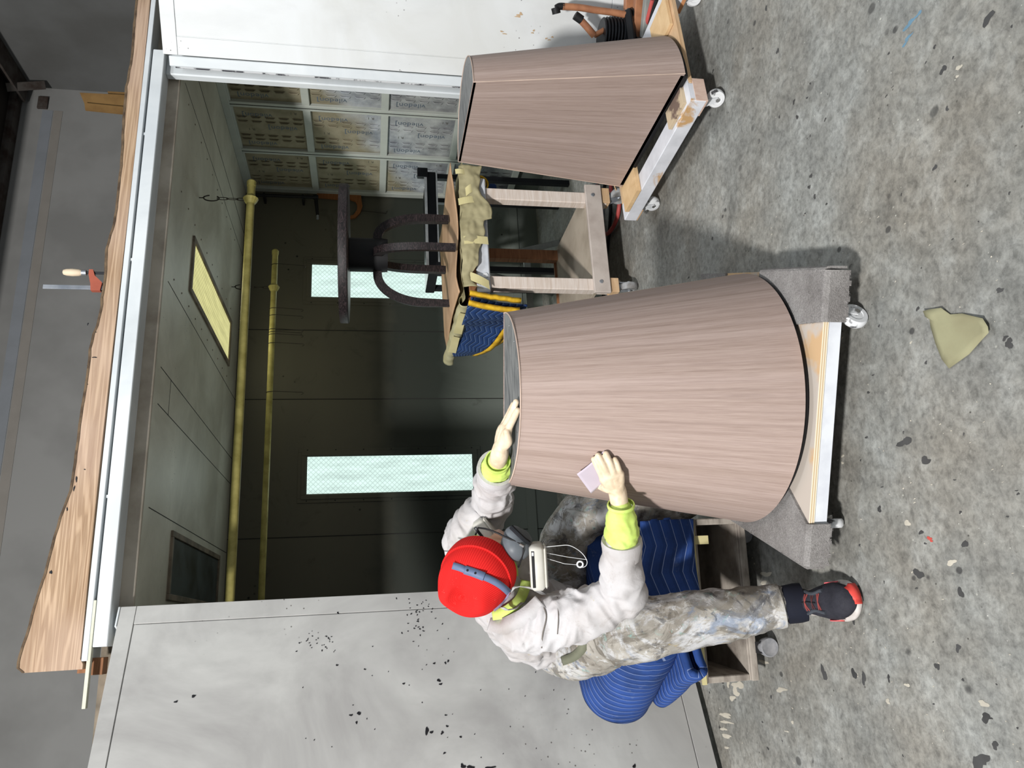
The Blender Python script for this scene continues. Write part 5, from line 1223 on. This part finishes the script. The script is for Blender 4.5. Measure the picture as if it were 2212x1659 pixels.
# gloves: right hand flat on the round veneer, left hand on the top edge
def drumhit(x, y, off=0):
    q = ray(x, y); t_ = 1.6
    while t_ < 3.2:
        P = CC+q*t_; rr = .41+(P.z-.187)/.795*(.268-.41)+off
        if math.hypot(P.x-.69, P.y-2.29) < rr: return P
        t_ += .0015
    return at(x, y, 2.3)
def glove(name, wr, back, fingers, thumb, label=None):
    mb = MB()
    kn = [f[0] for f in fingers]
    for f, r in zip(fingers, (.0098, .0102, .0098, .0085)):
        n = len(f); rr = [r*1.18, r*1.05, r*1.02, r*.9][:n] if n == 4 else [r*1.15, r, r*.88]
        P, Q = smooth(f, rr, 22); mb.tube(P, Q, 12); mb.ball(P[-1], Q[-1], nu=12); mb.ball(P[0], Q[0]*1.05, nu=12)
        mb.limb([wr+(f[0]-wr)*.12, wr+(f[0]-wr)*.6, f[0]], [.020, .017, .0135], 14, 14)
    mb.limb([kn[0], kn[1], kn[2], kn[3]], [.0135, .014, .0135, .0125], 16, 12)
    mb.limb([wr+(kn[0]-wr)*.5, wr+(kn[3]-wr)*.5], [.016, .015], 10, 12)
    P, Q = smooth(thumb, [.016, .0125, .0098], 20); mb.tube(P, Q, 12); mb.ball(P[-1], Q[-1], nu=12); mb.ball(P[0], Q[0], nu=12)
    mb.limb([wr+((back-wr).normalized()*.075 if back else (wr-sum(kn, Vector())/4)*.25), wr, wr+(sum(kn, Vector())/4-wr)*.3], [.026, .027, .024], 14, 20)
    return remesh(build(name, mb, M_GLOVE, per), .0028, 2, .4)
def fg(pp): return [drumhit(x, y, o_) for x, y, o_ in pp]
RH = [fg([(1304, 1036, .030), (1297, 1020, .028), (1289, 1004, .020), (1283, 992, .013)]), fg([(1315, 1029, .032), (1307, 1012, .030), (1299, 996, .021), (1292, 984, .013)]),
      fg([(1328, 1026, .030), (1321, 1009, .027), (1314, 992, .018), (1309, 980, .012)]), fg([(1339, 1024, .026), (1336, 1013, .024), (1332, 1001, .018), (1328, 992, .012)])]
kc = sum((f[0] for f in RH), Vector())/4; wr_r = drumhit(1334, 1064, .034)
glove('glove', wr_r, elR+(wrR-elR)*.85, RH, [wr_r+(RH[0][0]-wr_r)*.35-Vector((0, 0, -.012)), drumhit(1297, 1049, .011), drumhit(1290, 1033, .0075)])
z9 = lambda x, y, t_: at(x, y, t_)
LH = [[z9(1098, 926, 2.225), z9(1106, 911, 2.205), z9(1113, 897, 2.185), z9(1118, 886, 2.168)], [z9(1091, 922, 2.245), z9(1100, 903, 2.22), z9(1109, 884, 2.195), z9(1115, 868, 2.178)],
      [z9(1085, 925, 2.27), z9(1094, 906, 2.245), z9(1103, 888, 2.22), z9(1109, 874, 2.205)], [z9(1081, 932, 2.295), z9(1088, 917, 2.275), z9(1095, 903, 2.258), z9(1100, 893, 2.248)]]
wr_l = z9(1079, 982, 2.275)
glove('glove', wr_l, elL+(wrL-elL)*.85, LH, [wr_l+(LH[0][0]-wr_l)*.30, z9(1098, 955, 2.235), z9(1094, 932, 2.215)])
# sandpaper under the right fingers
A, B, D = drumhit(1246, 1024, .024), drumhit(1277, 1066, .030), drumhit(1305, 973, .004)
Cq = drumhit(1336, 1015, .006)
def sand(u, v):
    p = A+(B-A)*u; q = D+(Cq-D)*u; r_ = p+(q-p)*v; n2 = Vector((r_.x-.69, r_.y-2.29, 0)); rr = .41+(r_.z-.187)/.795*(.268-.41)
    k = max(0, rr+.0045-n2.length); return r_+n2.normalized()*(k+.004*math.sin(v*PI)*(1-u))
so = uvmesh('sandpaper', 12, 12, sand, M_SAND, None, .0012, True, origin=A.to_tuple())
tag(so, 'lilac-grey sandpaper sheet under the gloved hand on the pedestal', 'sandpaper')

# ================================================================== ON THE FLOOR
scrap = [(2003, 672), (2012, 668), (2040, 665), (2055, 679), (2080, 677), (2134, 688), (2146, 706), (2148, 719), (2122, 735), (2095, 765), (2052, 796), (2036, 776), (2022, 742), (2013, 706), (2011, 690), (2002, 684)]
mb = MB(); P = [pz(x, y, .003) for x, y in scrap]; c = sum(P, Vector())/len(P)
V = [c+Vector((0, 0, .004))]; F = []
for ring, f in enumerate((.4, .75, 1.0)):
    for k, p in enumerate(P):
        lift = (.001+.006*abs(noise.noise((p.x*9, p.y*9, ring))))+(.012 if ring == 2 and k in (5, 6, 7) else 0)+(.008 if ring == 2 and k in (2, 0) else 0)
        V.append(c+(p-c)*f+Vector((0, 0, lift)))
n = len(P)
for k in range(n): F.append((0, 1+k, 1+(k+1) % n))
for ring in range(2):
    for k in range(n): a = 1+ring*n+k; b = 1+ring*n+(k+1) % n; F.append((a, a+n, b+n, b))
mb.add(V, F); so = build('paper_scrap', mb, M_SCRAP, sm=True, origin=(c.x, c.y, 0), fixn=False); so.modifiers.new('s', 'SOLIDIFY').thickness = .0008
tag(so, 'torn olive kraft paper scrap lying on the concrete floor', 'paper')
def floorblobs(name, lst, m, label):
    mb = MB()
    for k, (x, y, a, b) in enumerate(lst):
        p = pz(x, y, 0); s_ = (p-CC).dot(cf)/FPX
        blob(mb, p, Vector((1, 0, 0))*b*s_, Vector((0, 1, 0))*a*s_*1.7, Vector((0, 0, 1)), k+200, .0007)
    o = build(name, mb, m, bpy.data.objects['floor'], fixn=False); o['kind'] = 'stuff'; return o
q = random.Random(11)
L1 = [(2072, 146, 6, 5), (2068, 165, 3, 3), (1595, 1480, 14, 9), (1590, 1495, 10, 8), (1582, 1508, 10, 5), (1573, 1475, 5, 9), (1650, 1430, 12, 4), (1688, 1490, 14, 5), (1567, 1545, 22, 4), (1570, 1560, 20, 3), (1569, 1590, 18, 4), (1563, 1575, 10, 3), (1570, 1615, 10, 2), (1960, 1130, 7, 6), (2055, 1215, 9, 6), (2125, 1520, 10, 6), (1960, 1480, 5, 4), (1655, 1240, 14, 6), (1650, 1260, 10, 5), (1660, 1275, 6, 4), (1765, 1190, 7, 3), (1918, 1515, 5, 5), (1700, 1580, 5, 2), (1712, 1560, 4, 3), (1820, 1000, 3, 3), (1821, 985, 3, 3), (1820, 730, 3, 2), (1968, 740, 3, 2)]
for k in range(120): L1.append((q.uniform(1580, 2200), q.uniform(450, 1650), q.uniform(.8, 2.0), q.uniform(.7, 1.8)))
floorblobs('white_flecks', L1, M_SPLATW, '')
L2 = [(1780, 1455, 6, 16), (1845, 1455, 6, 10), (1955, 955, 12, 10), (2000, 995, 9, 8), (2112, 1655, 10, 22), (2125, 1640, 12, 10), (1985, 1240, 9, 10), (2070, 1400, 5, 8), (2180, 742, 8, 9), (2172, 730, 5, 5), (1844, 1340, 4, 8), (1866, 1465, 4, 14), (1920, 1465, 3, 7), (2075, 1280, 6, 10), (1715, 220, 3, 5), (1722, 253, 3, 5), (1752, 380, 3, 5), (1748, 404, 3, 5), (1760, 425, 3, 5), (2038, 150, 6, 9), (2020, 362, 4, 6), (2046, 235, 3, 5), (1680, 110, 3, 7), (1655, 18, 3, 5), (2160, 627, 6, 6), (1983, 667, 3, 5), (2130, 1550, 8, 10), (2150, 1610, 6, 8), (1580, 1100, 4, 6), (2135, 40, 10, 10), (2085, 1175, 5, 8), (2025, 1440, 4, 8), (1900, 1100, 5, 6), (1990, 1150, 4, 5)]
for k in range(70): L2.append((q.uniform(1480, 2200), q.uniform(20, 1650), q.uniform(1, 3.0), q.uniform(1, 3.5)))
floorblobs('dark_drips', L2, mat('dark_floor_drip', (74, 74, 74), .5, col2=(58, 58, 58)), '')
floorblobs('blue_smear', [(1970, 45, 8, 5), (1960, 58, 10, 4), (1985, 30, 5, 5), (1963, 80, 9, 3), (1955, 95, 7, 3)], mat('blue_smear_paint', (104, 138, 160), .8), '')
floorblobs('red_fleck', [(2008, 1163, 5, 4), (2012, 1168, 3, 3)], mat('red_chip', (190, 80, 70), .7), '')
